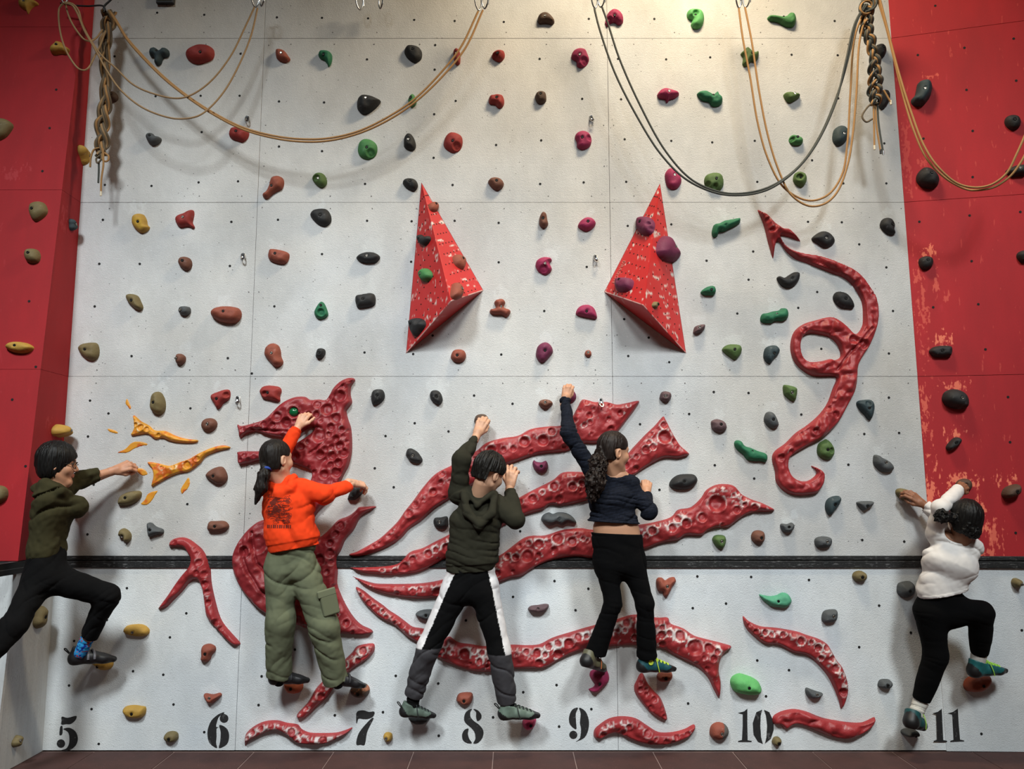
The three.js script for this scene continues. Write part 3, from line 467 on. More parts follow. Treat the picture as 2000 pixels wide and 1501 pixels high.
function buildHolds() {
  const boltA = std({ color: 0x1c1a18, roughness: 0.5, metalness: 0.6 }), boltB = std({ color: 0x8c8780, roughness: 0.3, metalness: 0.9 });
  HOLD_LIST.forEach((h, n) => {
    const f = surfaceFrame(h.opt.s, h.cx, h.cy), hex = h.opt.c ? parseInt(h.opt.c, 16) : HOLD[h.col][0], base = lin(hex), grey = lin(0x55504c);
    const H0 = h.opt.h ? +h.opt.h : 0.05;
    let loop;
    if (h.opt.s === 't') {   // on the narrow return: seen edge-on, so its width comes from its height off the face
      const ys = h.P.map((q) => q[1]), hh = (Math.max(...ys) - Math.min(...ys)) / 2 / 292; loop = []; for (let i = 0; i < 14; i++) { const a = i / 14 * Math.PI * 2, r = 1 + 0.18 * Math.sin(2 * a + n) + 0.1 * Math.sin(3 * a + n * 2); loop.push([Math.cos(a) * hh * 1.1 * r, Math.sin(a) * hh * r]); }
    } else loop = outlineUV(h.P, f, H0 * 0.35);
    loop = smoothLoop(loop, 4);
    let x0 = 9, x1 = -9; for (const q of loop) { x0 = Math.min(x0, q[0]); x1 = Math.max(x1, q[0]); }
    const size = x1 - x0, cell = clamp(size / 22, 0.0035, 0.007);
    const dents = h.opt.d && h.opt.s !== 't' ? h.opt.d.split(' ').map((q) => { const [a, b, r] = q.split(',').map(Number); return [...outlineUV([[a, b]], f, H0)[0], r / 290]; }) : [];
    const b = h.opt.b ? outlineUV([h.opt.b.split(',').map(Number)], f, H0)[0] : [0.006 * Math.sin(n * 2.3), 0.005 * Math.cos(n * 1.7)];
    let hb = 0;
    const ns = n * 3.17;
    const hfn = (x, y, d, dm) => {
      const t = clamp(d / (dm * 0.95)); let z = H0 * Math.pow(1 - (1 - t) ** 2.4, 0.62);
      z += (noise(x * 28 + ns, y * 28, 0.5) - 0.5) * H0 * 0.34 * t + (noise(x * 75 + ns, y * 75, 0.5) - 0.5) * 0.0022 * t;
      for (const [a, e, r] of dents) { const q = Math.hypot(x - a, y - e) / r; if (q < 1.35) z -= Math.min(z * 0.7, 0.02) * (1 - sstep(0.55, 1.3, q)); }
      const q = Math.hypot(x - b[0], y - b[1]); z -= 0.007 * (1 - sstep(0.008, 0.013, q));
      return Math.max(z, 0.001);
    };
    const rub = h.shape.startsWith('rubbed');
    const cfn = (x, y, d, dm, z) => {
      let m = 0.86 + 0.3 * fbm(x * 40 + ns, y * 40, 0.5, 3);
      let c = base; if (h.opt.two && x - 0.25 * y > 0.012) c = grey;
      if (rub && fbm(x * 38 + 4, y * 38, 2.5, 3) > 0.47) c = lin(0xa0664a);
      if (h.shape.startsWith('two-tone') && d > dm * 0.45 && y < 0.025) { c = lin(0xb8922e); }
      const ck = sstep(0.6, 0.72, fbm(x * 60 + ns, y * 60, 7.5, 3)) * 0.06;
      return c.map((v) => Math.min(1, v * m + ck));
    };
    const o = thing('climbing_hold', `${h.opt.c || h.shape.startsWith('orange') || h.shape.startsWith('half') || h.shape.startsWith('pale') ? h.shape + ' ' + HOLD[h.col][1] : h.shape + ' ' + HOLD[h.col][1]} climbing hold ${h.where}`, 'climbing hold', null, 'climbing holds bolted to the walls');
    placeIn(o, f);
    part('grip', reliefGeo([loop], cell, hfn, cfn), holdMaterial(hex), o);
    const db = loopDist([loop], b[0], b[1]); let dmx = 0; dmx = Math.max(db, size * 0.3);
    if (db > 0.008) { const bolt = part('bolt', boltGeo, n % 3 === 0 ? boltB : boltA, o); bolt.position.set(b[0], b[1], hfn(b[0], b[1], db, dmx) + 0.002); }
  });
}
// threaded bolt holes of the panels (too small to pick apart singly)
const NUTS = `224,25 307,25 399,29 224,110 470,105 304,188 392,187 468,187 394,258 212,284 205,361 296,363 388,356 465,354 541,34 629,35 719,36 809,39 888,41 984,43 717,116 850,88 849,136 545,198 633,200 890,197 848,223 545,286 629,295 847,308 969,283 713,359 884,361 1150,37 1278,37 1054,115 1301,116 1387,112 1207,115 1137,193 1213,194 1057,274 1220,272 1311,275 1391,278 1474,275 1055,359 1140,356 1223,355 1479,355 1630,41 1546,107 1636,108 1637,192 1727,280 1586,313 1731,358 1647,358 201,429 452,433 194,515 273,515 449,519 185,598 257,695 445,699 492,729 543,429 717,431 804,432 888,431 974,435 629,496 803,511 974,512 536,598 712,688 807,691 979,692 845,655 1226,441 1311,438 1146,521 1471,491 1380,509 1462,546 1063,607 1219,623 1440,612 1267,659 1227,695 1307,707 1578,433 1644,434 1678,477 1731,522 1596,570 1559,601 1744,607 1604,681 1736,690 176,782 212,807 372,797 172,852 183,946 366,984 171,1043 810,826 753,851 732,914 769,951 926,772 1001,788 876,842 1250,828 1016,1037 1288,956 1394,765 1462,767 1346,808 1565,809 1396,908 1473,934 1736,776 1688,847 1756,845 1657,907 1684,1054 1766,1057 248,1148 364,1197 332,1244 209,1210 145,1251 260,1310 319,1317 135,1338 339,1375 193,1452 399,1429 179,1384 576,1268 511,1320 505,1376 654,1396 748,1390 773,1319 1002,1165 910,1211 856,1334 1022,1351 857,1436 963,1400 1083,1134 1149,1149 1124,1191 1362,1125 1353,1187 1418,1178 1087,1337 1155,1384 1092,1418 1344,1373 1467,1126 1580,1132 1717,1182 1678,1263 1479,1289 1541,1308 1779,1235 1496,1359`;
const NUTS_R = `1826,12 1883,94 1792,108 1979,76 1887,176 1984,158 1899,256 1803,271 1899,346 1893,421 1992,414 1795,433 1897,510 1910,594 1822,600 1924,682 1968,775 1972,863 1983,1040 1892,1138 1995,1230 1916,1432`;
const NUTS_L = `57,588 70,716 110,175 97,250 83,334 24,780 50,910`;
function buildNuts() {
  const disc = new THREE.CylinderGeometry(0.0085, 0.0085, 0.002, 10).rotateX(Math.PI / 2).toNonIndexed();
  const lay = (list, s, wallName) => {
    const gs = pts(list).map(([x, y]) => { const f = surfaceFrame(s, x, y); const m = new THREE.Matrix4().makeBasis(f.u, f.v, f.n).setPosition(f.o.clone().addScaledVector(f.n, 0.0006)); return disc.clone().applyMatrix4(m); });
    const m = part('bolt_holes', mergeGeometries(gs), M.dark, scene.getObjectByName(wallName)); m.userData.kind = 'stuff';
  };
  lay(NUTS, '', 'wall_back'); lay(NUTS_R, 'r', 'wall_right'); lay(NUTS_L, 'l', 'wall_left');
  // small screw heads along the panel joints
  const sg = new THREE.CylinderGeometry(0.0045, 0.0045, 0.002, 8).rotateX(Math.PI / 2).toNonIndexed(), out = [];
  for (const Y of [2.415, 3.637, 4.852]) for (let X = -2.8; X < 2.7; X += 0.305) for (const e of [-0.045, 0.045]) if (rnd() < 0.6) out.push(sg.clone().translate(X + (rnd() - 0.5) * 0.03, Y + e, 0.0004));
  for (const X of [-1.77, 0.68]) for (let Y = 1.5; Y < 5; Y += 0.3) for (const e of [-0.035, 0.035]) if (rnd() < 0.6) out.push(sg.clone().translate(X + e, Y, 0.0004));
  const s = part('screw_heads', mergeGeometries(out), std({ color: 0x6a6866, roughness: 0.6 }), scene.getObjectByName('wall_back')); s.userData.kind = 'stuff';
}

// ---------------------------------------------------------------- pyramids
async function buildPyramids() {
  const font = await new FontLoader().loadAsync('fonts/droid/droid_sans_bold.typeface.json');
  const make = (A, B, C, T, zT, label, ids, letters) => {
    // A tip, B and C lower corners on the wall, T the point standing out
    const a = at(A[0], A[1], 0.0), b = at(B[0], B[1], 0), c = at(C[0], C[1], 0), t = at(T[0], T[1], zT);
    const o = thing('pyramid_volume', label, 'climbing volume', a.clone());
    const faces = [['side_face', a, b, t], ['side_face', a, t, c], ['under_face', t, b, c]];
    const red = lin(0xc02c2c), white = lin(0xd9cfc6);
    faces.forEach(([nm, p, q, r], fi) => {
      const N = 90, P = [], Cc = [], I = [], n = q.clone().sub(p).cross(r.clone().sub(p)).normalize();
      if (n.z < 0) n.negate();
      const h1 = q.distanceTo(r), he = (x, y, s) => { const e = y.clone().sub(x), tt = clamp(s.clone().sub(x).dot(e) / e.lengthSq()); return s.distanceTo(x.clone().addScaledVector(e, tt)); };
      const idx = (i, j) => i * (i + 1) / 2 + j;
      for (let i = 0; i <= N; i++) for (let j = 0; j <= i; j++) {
        const u = 1 - i / N, w = i ? (j / N) : 0, v = 1 - u - w; const s = p.clone().multiplyScalar(u).addScaledVector(q, v).addScaledVector(r, w);
        const rim = Math.min(he(p, q, s), he(q, r, s), he(p, r, s)); const k = s.clone().addScaledVector(n, -0.0015 * (1 - sstep(0, 0.008, rim)));
        P.push(k.x - a.x, k.y - a.y, k.z - a.z);
        const n1 = fbm(s.x * 55 + s.z * 30, s.y * 34, 0.5, 4), n2 = fbm(s.x * 9 + 5 + s.z * 7, s.y * 5, 3.5, 3);
        let wear = sstep(0.68, 0.78, n1 + 0.14 * (1 - sstep(0, 0.03, rim)) + (n2 - 0.5) * 0.4) * (fi === 2 ? 0.2 : 0.42);
        wear = Math.max(wear, (fi === 2 ? 0.2 : 0.95) * sstep(0.6, 0.68, n1 + 0.24 * (1 - sstep(0.0, 0.012, he(q, r, s)))));
        const m = 0.9 + 0.25 * n2; Cc.push(...red.map((x, e) => mix(x * m, white[e], wear)));
      }
      for (let i = 0; i < N; i++) for (let j = 0; j <= i; j++) { I.push(idx(i, j), idx(i + 1, j), idx(i + 1, j + 1)); if (j < i) I.push(idx(i, j), idx(i + 1, j + 1), idx(i, j + 1)); }
      const g = new THREE.BufferGeometry(); g.setAttribute('position', new THREE.Float32BufferAttribute(P, 3)); g.setAttribute('color', new THREE.Float32BufferAttribute(Cc, 3)); g.setIndex(I); g.computeVertexNormals();
      const nn = g.attributes.normal; if (nn.getX(2000) * n.x + nn.getY(2000) * n.y + nn.getZ(2000) * n.z < 0) { for (let i = 0; i < I.length; i += 3) { const z = I[i]; I[i] = I[i + 1]; I[i + 1] = z; } g.setIndex(I); g.computeVertexNormals(); }
      part(nm, g, M.volume, o);
      if (fi < 2) {
        PYRAMID_FACES[ids[fi]] = { p: p.clone(), n: n.clone() };
        const gs = [], disc = new THREE.CylinderGeometry(0.005, 0.005, 0.002, 8).rotateX(Math.PI / 2).toNonIndexed(), f = frameAt(p, n);
        for (let y = 0.12; y < 0.97; y += 0.085) for (let x = 0.15; x < 0.9; x += 0.16 / (0.4 + y)) { const xx = x + ((y / 0.085 | 0) % 2) * 0.06; if (xx > 0.9) continue; const s = p.clone().multiplyScalar(1 - y).addScaledVector(q, y * (1 - xx)).addScaledVector(r, y * xx).addScaledVector(n, 0.0004); gs.push(disc.clone().applyMatrix4(new THREE.Matrix4().makeBasis(f.u, f.v, f.n).setPosition(s.sub(a)))); }
        const d = part('bolt_holes', mergeGeometries(gs), M.dark, o); d.userData.kind = 'stuff';
      }
    });
    part('back_board', (() => { const g = new THREE.BufferGeometry(), e = []; for (const v of [a, c, b]) e.push(v.x - a.x, v.y - a.y, 0.001); g.setAttribute('position', new THREE.Float32BufferAttribute(e, 3)); g.computeVertexNormals(); return g; })(), M.volume2, o);
    if (letters) {
      const f = PYRAMID_FACES[ids[0]], p0 = hit(1218, 508, f.p, f.n), p1 = hit(1196, 552, f.p, f.n), dir = p1.clone().sub(p0), L = dir.length(); dir.normalize();
      const up = f.n.clone().cross(dir).normalize();
      const g = new TextGeometry(letters, { font, size: 0.024, depth: 0.003, curveSegments: 3, bevelEnabled: false }); g.computeBoundingBox(); const k = L / g.boundingBox.max.x;
      g.scale(k, 1.1, 1); const m = part('raised_lettering', g, std({ color: 0xc46a60, roughness: 0.5 }), o); m.quaternion.setFromRotationMatrix(new THREE.Matrix4().makeBasis(dir, up, f.n)); m.position.copy(p0.sub(a));
    }
  };
  M.volume = std({ vertexColors: true, roughness: 0.38 }); M.volume2 = std({ color: 0x8a1f22, roughness: 0.6 });
  make([823, 356], [793, 690], [944, 567], [881, 588], 0.3, 'red three-sided pyramid volume with worn edges, left of the two', ['1', '2'], null);
  make([1289, 358], [1180, 570], [1340, 690], [1256, 596], 0.3, 'red three-sided pyramid volume with purple holds, right of the two', ['3', '4'], 'DRAGON');
}

// ---------------------------------------------------------------- dragon relief
const DRAGON = [];
function relief(name, label, category, group, outline, o = {}) {
  const P = typeof outline === 'string' ? pts(outline) : outline, H0 = o.h ?? 0.055, W = o.w ?? 0.05;
  let cx = 0, cy = 0; for (const [x, y] of P) { cx += x / P.length; cy += y / P.length; }
  const f = frameAt(at(cx, cy, 0), V(0, 0, 1));
  const loops = [smoothLoop(outlineUV(P, f, H0 * 0.3), 4)];
  if (o.hole) loops.push(smoothLoop(outlineUV(pts(o.hole), f, H0 * 0.3), 4));
  const seed = DRAGON.length * 5.3 + 1; DRAGON.push(name);
  // scooped dimples: given ones, else scattered where the piece is wide enough
  let dents = (o.dents || []).map(([a, b, r]) => [...outlineUV([[a, b]], f, H0)[0], r / 285]);
  if (o.scatter) {
    const xs = loops[0].map((q) => q[0]), ys = loops[0].map((q) => q[1]), x0 = Math.min(...xs), x1 = Math.max(...xs), y0 = Math.min(...ys), y1 = Math.max(...ys);
    for (let k = 0; k < o.scatter * 60 && dents.length < o.scatter; k++) {
      const x = mix(x0, x1, rnd()), y = mix(y0, y1, rnd()), d = loopDist(loops, x, y), q = rnd(); if (d < 0.017 || (o.plain && o.plain(f.o.x + x, f.o.y + y)) || (!o.even && q < 0.85 && loopDist(loops, x, y + 0.03) > loopDist(loops, x, y - 0.03))) continue;
      const r = Math.min(d * 0.8, 0.012 + 0.026 * rnd()); if (dents.every(([a, b, e]) => Math.hypot(a - x, b - y) > (e + r) * 1.06)) dents.push([x, y, r]);
    }
  }
  const grooves = (o.grooves || []).map((g) => [outlineUV(pts(g[0]), f, H0), g[1], g[2]]);
  const gd = (line, x, y) => { let m = 9; for (let i = 1; i < line.length; i++) { const [ax, ay] = line[i - 1], [bx, by] = line[i], ex = bx - ax, ey = by - ay, t = clamp(((x - ax) * ex + (y - ay) * ey) / (ex * ex + ey * ey)); m = Math.min(m, Math.hypot(ax + ex * t - x, ay + ey * t - y)); } return m; };
  const base = lin(o.color ?? 0x9c2d30), second = o.second ? lin(o.second) : base, white = lin(o.chalk ?? 0xd8d4d0), wear = o.wear ?? 0.4;
  const rim = (x, y) => { let m = 9; for (const [a, b, r] of dents) m = Math.min(m, Math.abs(Math.hypot(x - a, y - b) - r * 1.08)); return m; };
  const inDent = (x, y) => { for (const [a, b, r] of dents) if (Math.hypot(x - a, y - b) < r * 0.92) return true; return false; };
  const hfn = (x, y, d, dm) => {
    const sk = o.even ? 1 : 1.1 - clamp((loopDist(loops, x, y - 0.02) - loopDist(loops, x, y + 0.02)) / 0.04, -1, 1) * 0.35, t = clamp(d / Math.min(W * sk, dm)); let z = H0 * (0.3 * sstep(0, 0.22, t) + 0.7 * Math.pow(1 - (1 - t) ** 2, 0.7));
    const lump = fbm(x * 11 + seed, y * 11, 0.5, 3) - 0.44; z += lump * H0 * 1.15 * sstep(0.1, 0.7, t);
    const facet = Math.abs(noise(x * 17 + seed, y * 17, 4.5) - 0.5); z -= 0.03 * (0.25 - facet) * sstep(0.15, 0.6, t) * (o.facet ?? 1);
    for (const [a, b, r] of dents) { const q = Math.hypot(x - a, y - b) / r; if (q < 1.25) z += -Math.min(0.022, r * 0.62) * (1 - sstep(0.55, 1.02, q)) * sstep(0, 0.3, t) + 0.004 * Math.exp(-(((q - 1.08) / 0.12) ** 2)); }
    for (const [line, gw, gz] of grooves) z -= gz * (1 - sstep(gw * 0.3, gw, gd(line, x, y)));
    return Math.max(z, 0.004);
  };
  const cfn = (x, y, d, dm, z) => {
    const n1 = fbm(x * 48 + seed, y * 48, 1.5, 4), n2 = fbm(x * 7 + seed, y * 7, 6.5, 3);
    let ck = 0;
    if (d > 0.006) {
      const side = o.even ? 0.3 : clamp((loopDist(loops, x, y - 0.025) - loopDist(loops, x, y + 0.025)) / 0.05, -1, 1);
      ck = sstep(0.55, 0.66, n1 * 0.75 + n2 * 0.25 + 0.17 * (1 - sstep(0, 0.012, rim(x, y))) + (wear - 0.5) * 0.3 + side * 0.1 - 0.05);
      if (inDent(x, y)) ck *= 0.12;
      ck *= sstep(0.008, 0.02, d) * (0.4 + 0.6 * sstep(0.42, 0.5, n2 + (wear - 0.45) * 0.25)) * Math.min(1, wear * 1.6);
    }
    const m = 0.84 + 0.32 * fbm(x * 16 + seed, y * 16, 9.5, 3), s = o.second ? sstep(0.42, 0.56, fbm(x * 22, y * 22 + seed, 2.5, 3)) : 0;
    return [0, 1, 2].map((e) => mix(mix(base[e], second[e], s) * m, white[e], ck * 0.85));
  };
  const th = thing(name, label, category, null, group); placeIn(th, f);
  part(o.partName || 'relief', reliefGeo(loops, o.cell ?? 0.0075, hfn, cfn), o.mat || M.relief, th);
  return { th, f };
}
function buildDragon() {
  M.relief = std({ vertexColors: true, roughness: 0.46, bumpMap: M.bumpFine, bumpScale: 0.0012 });
  M.flame = std({ vertexColors: true, roughness: 0.5 });
  const G = 'raised pieces of the red wall dragon';
  const body = relief('dragon_head_and_body', 'red sculpted dragon head with neck and round belly on the grey wall', 'dragon relief', G,
    `462,828 470,831 495,825 515,818 530,805 545,790 560,780 577,774 595,774 605,780 620,779 635,780 643,770 650,757 662,745 675,738 688,737 693,741 690,747 685,755 684,770 687,785 680,796 676,803 680,820 685,835 687,860 686,885 680,910 672,925 660,950 645,975 622,998 612,1015 612,1035 622,1048 635,1040 645,1030 660,1015 680,1007 692,998 700,990 712,989 728,988 734,990 722,997 712,1003 702,1012 690,1035 675,1052 665,1075 657,1090 659,1115 658,1140 667,1165 677,1185 690,1205 705,1220 722,1228 728,1234 722,1238 700,1240 670,1238 640,1236 600,1228 576,1219 545,1215 518,1198 500,1185 478,1160 462,1135 454,1110 453,1085 463,1060 480,1037 500,1020 522,1011 550,993 580,970 600,948 608,930 606,919 590,912 570,905 540,900 508,899 490,903 470,907 464,903 463,888 466,881 512,880 545,876 570,868 588,858 600,850 612,840 613,834 605,835 590,842 580,850 560,855 540,853 520,848 500,842 480,847 468,856 465,842`,
    { h: 0.06, w: 0.045, wear: 0.25, facet: 0.6, scatter: 78, even: true, plain: (X, Y) => Y < at(0, 1005, 0).y && X < at(628, 0, 0).x, cell: 0.007, color: 0x8c282d,
      dents: [[473, 837, 6], [514, 828, 7], [500, 832, 4], [532, 829, 6], [540, 813, 10], [558, 824, 10], [574, 821, 4], [602, 809, 7], [619, 789, 8], [638, 799, 12], [617, 808, 7], [656, 816, 10], [646, 834, 8], [642, 848, 6], [656, 856, 7], [670, 852, 5], [680, 840, 4], [668, 838, 6], [636, 876, 6], [647, 873, 6], [663, 870, 9], [625, 886, 8], [648, 890, 9], [670, 884, 10], [660, 904, 9], [645, 908, 7], [632, 926, 9], [656, 922, 10], [587, 872, 8], [578, 890, 8], [677, 862, 4], [623, 851, 13], [664, 772, 11], [573, 804, 12], [476, 888, 5], [468, 897, 4], [484, 897, 5], [495, 890, 4], [664, 1026, 9], [655, 1042, 7], [645, 1060, 7], [645, 1080, 9], [653, 1148, 8], [676, 1217, 7], [502, 1062, 18], [476, 1076, 10]],
      grooves: [['488,836 510,838 530,841 560,842', 0.012, 0.02], ['605,834 620,832 632,842 632,862 618,876 604,884', 0.012, 0.014], ['655,800 650,785 655,765 668,752', 0.01, 0.012], ['470,1050 472,1085 482,1115 505,1150 530,1170', 0.016, 0.02], ['490,1040 492,1070 500,1100 520,1120', 0.014, 0.018]] });
  const e0 = outlineUV([[573, 804]], body.f, 0.05)[0];
  const eye = part('eye', new THREE.SphereGeometry(0.031, 24, 18).scale(1.05, 0.95, 0.8), std({ color: 0x0f5a34, roughness: 0.2 }), body.th); eye.position.set(e0[0], e0[1], 0.036);
  const lid = new THREE.TorusGeometry(0.036, 0.007, 8, 24, Math.PI * 1.1).rotateZ(-0.15); const lm = part('eyelid', lid, std({ color: 0x7d1f24, roughness: 0.4 }), body.th); lm.position.set(e0[0] + 0.002, e0[1] + 0.004, 0.05);
  relief('dragon_foreleg', 'red forked dragon foreleg with claws left of the belly', 'dragon relief', G, `329,1064 334,1054 350,1049 365,1051 382,1062 397,1077 409,1105 412,1137 418,1167 427,1200 436,1218 451,1236 467,1254 466,1260 454,1260 439,1248 421,1227 403,1206 398,1179 394,1152 388,1137 382,1132 370,1137 355,1155 337,1173 325,1185 308,1190 310,1184 325,1164 337,1146 352,1125 367,1107 371,1092 365,1080 358,1070 346,1068 331,1068`, { wear: 0.3, scatter: 12, dents: [[388, 1098, 7], [383, 1118, 6]] });
  relief('dragon_tail', 'red looping dragon tail with an arrow tip', 'dragon relief', G, `1481,409 1489,413 1500,419 1512,432 1527,444 1542,447 1557,460 1565,470 1550,464 1532,459 1525,461 1537,480 1555,490 1575,495 1600,499 1625,507 1650,517 1670,527 1687,542 1700,560 1712,580 1717,605 1716,630 1710,652 1700,675 1686,697 1677,717 1675,745 1670,767 1657,792 1642,820 1625,840 1605,857 1585,867 1562,880 1545,892 1541,910 1547,927 1560,937 1577,939 1592,930 1596,920 1585,909 1600,914 1610,922 1612,932 1609,947 1597,962 1575,967 1550,966 1530,957 1517,940 1515,920 1509,895 1515,880 1535,865 1555,845 1577,830 1600,810 1617,787 1627,760 1635,738 1625,734 1595,734 1575,727 1557,712 1547,692 1545,670 1552,647 1570,632 1595,624 1622,618 1640,625 1655,637 1672,652 1685,637 1687,617 1685,590 1677,572 1665,555 1650,542 1625,532 1600,522 1575,512 1555,505 1537,490 1521,470 1516,477 1514,487 1511,504 1505,485 1500,467 1496,450 1490,430`,
    { hole: `1565,672 1570,657 1582,650 1600,652 1620,657 1635,670 1642,685 1642,697 1632,702 1622,700 1607,704 1585,706 1572,700 1566,687`, wear: 0.3, scatter: 16, facet: 2.2, h: 0.06, dents: [[1510, 447, 6], [1674, 552, 7], [1620, 797, 7]], grooves: [['1640,720 1660,690 1685,665 1705,640', 0.014, 0.016], ['1530,480 1560,500 1600,510 1640,527 1670,550 1690,590 1695,640', 0.01, 0.01]] });
  relief('dragon_wing_bone', 'red bumpy wing bone, topmost, behind both middle climbers with a broad jagged end', 'dragon relief', G, `681,1082 696,1077 720,1064 740,1052 756,1038 776,1018 790,998 806,978 825,952 850,925 882,908 905,895 930,880 950,864 980,855 1012,850 1037,837 1070,832 1095,830 1115,817 1127,797 1137,780 1150,781 1162,784 1185,784 1205,789 1225,786 1249,782 1240,800 1225,820 1212,837 1195,855 1165,865 1137,866 1107,880 1050,887 1012,900 982,911 950,930 915,952 882,972 850,992 825,1015 800,1032 784,1050 760,1066 732,1078 708,1085 688,1086`, { wear: 0.45, scatter: 46 });
  relief('dragon_wing_bone', 'red bumpy wing bone, second from top, ending in a hammer-shaped tip', 'dragon relief', G, `681,1107 700,1107 732,1106 758,1104 780,1098 800,1078 825,1070 850,1057 872,1046 910,1026 960,1002 1000,980 1025,965 1050,952 1080,937 1100,922 1135,921 1170,922 1205,910 1227,885 1240,870 1262,847 1280,830 1295,813 1300,817 1310,837 1320,855 1330,870 1346,884 1344,889 1325,895 1300,894 1280,902 1255,917 1242,926 1200,955 1145,977 1100,987 1075,986 1062,995 1037,1002 1010,1012 960,1040 910,1070 867,1092 850,1102 820,1116 790,1121 760,1123 732,1121 706,1118 690,1112`, { wear: 0.5, scatter: 48, dents: [[1299, 853, 13], [1262, 877, 8], [1268, 863, 5], [1275, 872, 7]] });
  relief('dragon_wing_bone', 'red bumpy wing bone, third from top, ending in a long pointed beak', 'dragon relief', G, `678,1119 690,1126 710,1133 732,1139 760,1140 790,1140 820,1139 854,1134 890,1124 930,1108 975,1085 1000,1067 1020,1052 1037,1046 1065,1045 1100,1034 1135,1031 1157,1034 1200,1032 1245,1025 1275,1020 1310,1010 1325,995 1350,990 1370,972 1380,957 1400,946 1422,945 1437,950 1450,965 1470,975 1490,982 1514,995 1500,999 1475,1000 1455,1007 1437,1020 1422,1030 1400,1031 1382,1037 1370,1046 1340,1046 1325,1055 1300,1059 1280,1065 1262,1072 1210,1085 1157,1090 1125,1087 1087,1092 1062,1100 1040,1111 1019,1125 998,1129 977,1137 910,1160 851,1167 814,1169 773,1164 739,1156 712,1143 693,1129`, { wear: 0.5, scatter: 54, dents: [[1401, 983, 16], [1440, 995, 8], [1031, 1085, 11], [1007, 1088, 7], [1090, 1051, 11], [1053, 1062, 9], [1052, 1084, 6], [1118, 1057, 9]] });
  relief('dragon_wing_bone', 'red chalk-rubbed wing bone, lowest, curving behind the climbers\' legs to a fish tail', 'dragon relief', G, `694,1147 708,1152 728,1168 748,1182 760,1192 776,1202 792,1214 806,1224 828,1228 850,1240 867,1247 878,1243 894,1254 920,1258 947,1262 998,1259 1027,1260 1054,1258 1080,1245 1119,1233 1149,1224 1200,1211 1218,1205 1242,1200 1284,1206 1305,1206 1311,1218 1335,1227 1356,1241 1380,1248 1411,1256 1430,1263 1417,1275 1408,1290 1405,1311 1409,1335 1406,1364 1395,1347 1383,1323 1362,1302 1338,1290 1314,1278 1290,1266 1242,1260 1188,1263 1134,1271 1095,1287 1065,1304 1027,1306 1000,1307 958,1312 920,1310 883,1298 854,1284 819,1258 795,1244 778,1228 764,1218 740,1206 720,1188 704,1170`, { wear: 0.72, scatter: 66, dents: [[1358, 1264, 15], [1386, 1266, 9], [1401, 1272, 6], [1394, 1285, 7], [1291, 1213, 6], [1294, 1225, 6], [1293, 1239, 8], [1308, 1236, 6]] });
  relief('dragon_claw', 'red chalky dragon claw crossed by the right foot of the person in orange', 'dragon relief', G, `730,1258 717,1257 697,1262 687,1274 677,1284 650,1310 626,1334 614,1348 600,1372 580,1394 580,1402 590,1403 600,1398 620,1378 638,1362 655,1338 682,1312 700,1298 719,1286 730,1272`, { wear: 0.8, scatter: 8, dents: [[708, 1271, 8]] });
  relief('dragon_claw', 'white-rubbed red crescent claw between numerals 6 and 7', 'dragon relief', G, `478,1458 477,1446 480,1432 496,1418 516,1409 540,1407 560,1412 580,1415 588,1424 604,1431 630,1432 656,1431 674,1426 688,1421 678,1432 660,1442 640,1451 620,1454 600,1454 578,1450 564,1438 540,1426 520,1430 500,1440 484,1448`, { wear: 0.92, scatter: 12, dents: [[630, 1446, 8]] });
  relief('dragon_claw', 'small red leaf-shaped claw under the right shoe of the person in navy', 'dragon relief', G, `1250,1317 1257,1316 1266,1335 1278,1350 1290,1362 1299,1383 1304,1404 1296,1406 1275,1395 1257,1377 1242,1356 1239,1341 1244,1329`, { wear: 0.35, scatter: 8, dents: [[1252, 1334, 5], [1252, 1346, 5], [1279, 1366, 6]] });
  relief('dragon_claw', 'red wavy claw just right of numeral 9', 'dragon relief', G, `1161,1441 1161,1426 1173,1414 1191,1403 1215,1399 1242,1403 1266,1418 1287,1430 1314,1430 1338,1424 1356,1415 1358,1426 1344,1441 1320,1451 1290,1456 1257,1453 1230,1444 1206,1433 1188,1436 1173,1444`, { wear: 0.5, scatter: 14 });
  relief('dragon_rib', 'red arched bone with white chalk ridge, above the numeral 10', 'dragon relief', G, `1452,1203 1464,1213 1487,1223 1518,1226 1557,1233 1577,1240 1599,1247 1616,1257 1624,1268 1636,1290 1647,1304 1657,1335 1655,1363 1645,1385 1640,1369 1630,1344 1616,1318 1594,1293 1574,1279 1549,1274 1521,1260 1493,1257 1470,1240 1456,1223`, { wear: 0.62, scatter: 18, dents: [[1566, 1252, 8], [1600, 1265, 7], [1496, 1235, 6], [1478, 1233, 5], [1531, 1239, 6]] });
  relief('dragon_claw', 'red wavy claw touching the right side of numeral 10', 'dragon relief', G, `1511,1400 1526,1390 1549,1385 1574,1389 1605,1401 1633,1407 1661,1411 1686,1411 1710,1401 1706,1417 1686,1433 1658,1444 1627,1440 1596,1428 1568,1417 1551,1415 1536,1425 1526,1417 1512,1414`, { wear: 0.25, scatter: 0, facet: 2 });
  const FG = 'flames from the dragon\'s mouth', fo = { color: 0xd9952a, second: 0xc9601e, chalk: 0xe8d9b0, wear: 0.5, mat: M.flame, cell: 0.005, h: 0.035, w: 0.03, scatter: 4 };
  relief('flame', 'raised orange and yellow flame, upper of two large ones', 'flame relief', FG, `260,810 275,822 290,830 302,840 322,841 342,850 362,856 386,859 380,864 350,864 332,861 317,855 302,857 287,847 270,849 255,850 261,837 261,825`, fo);
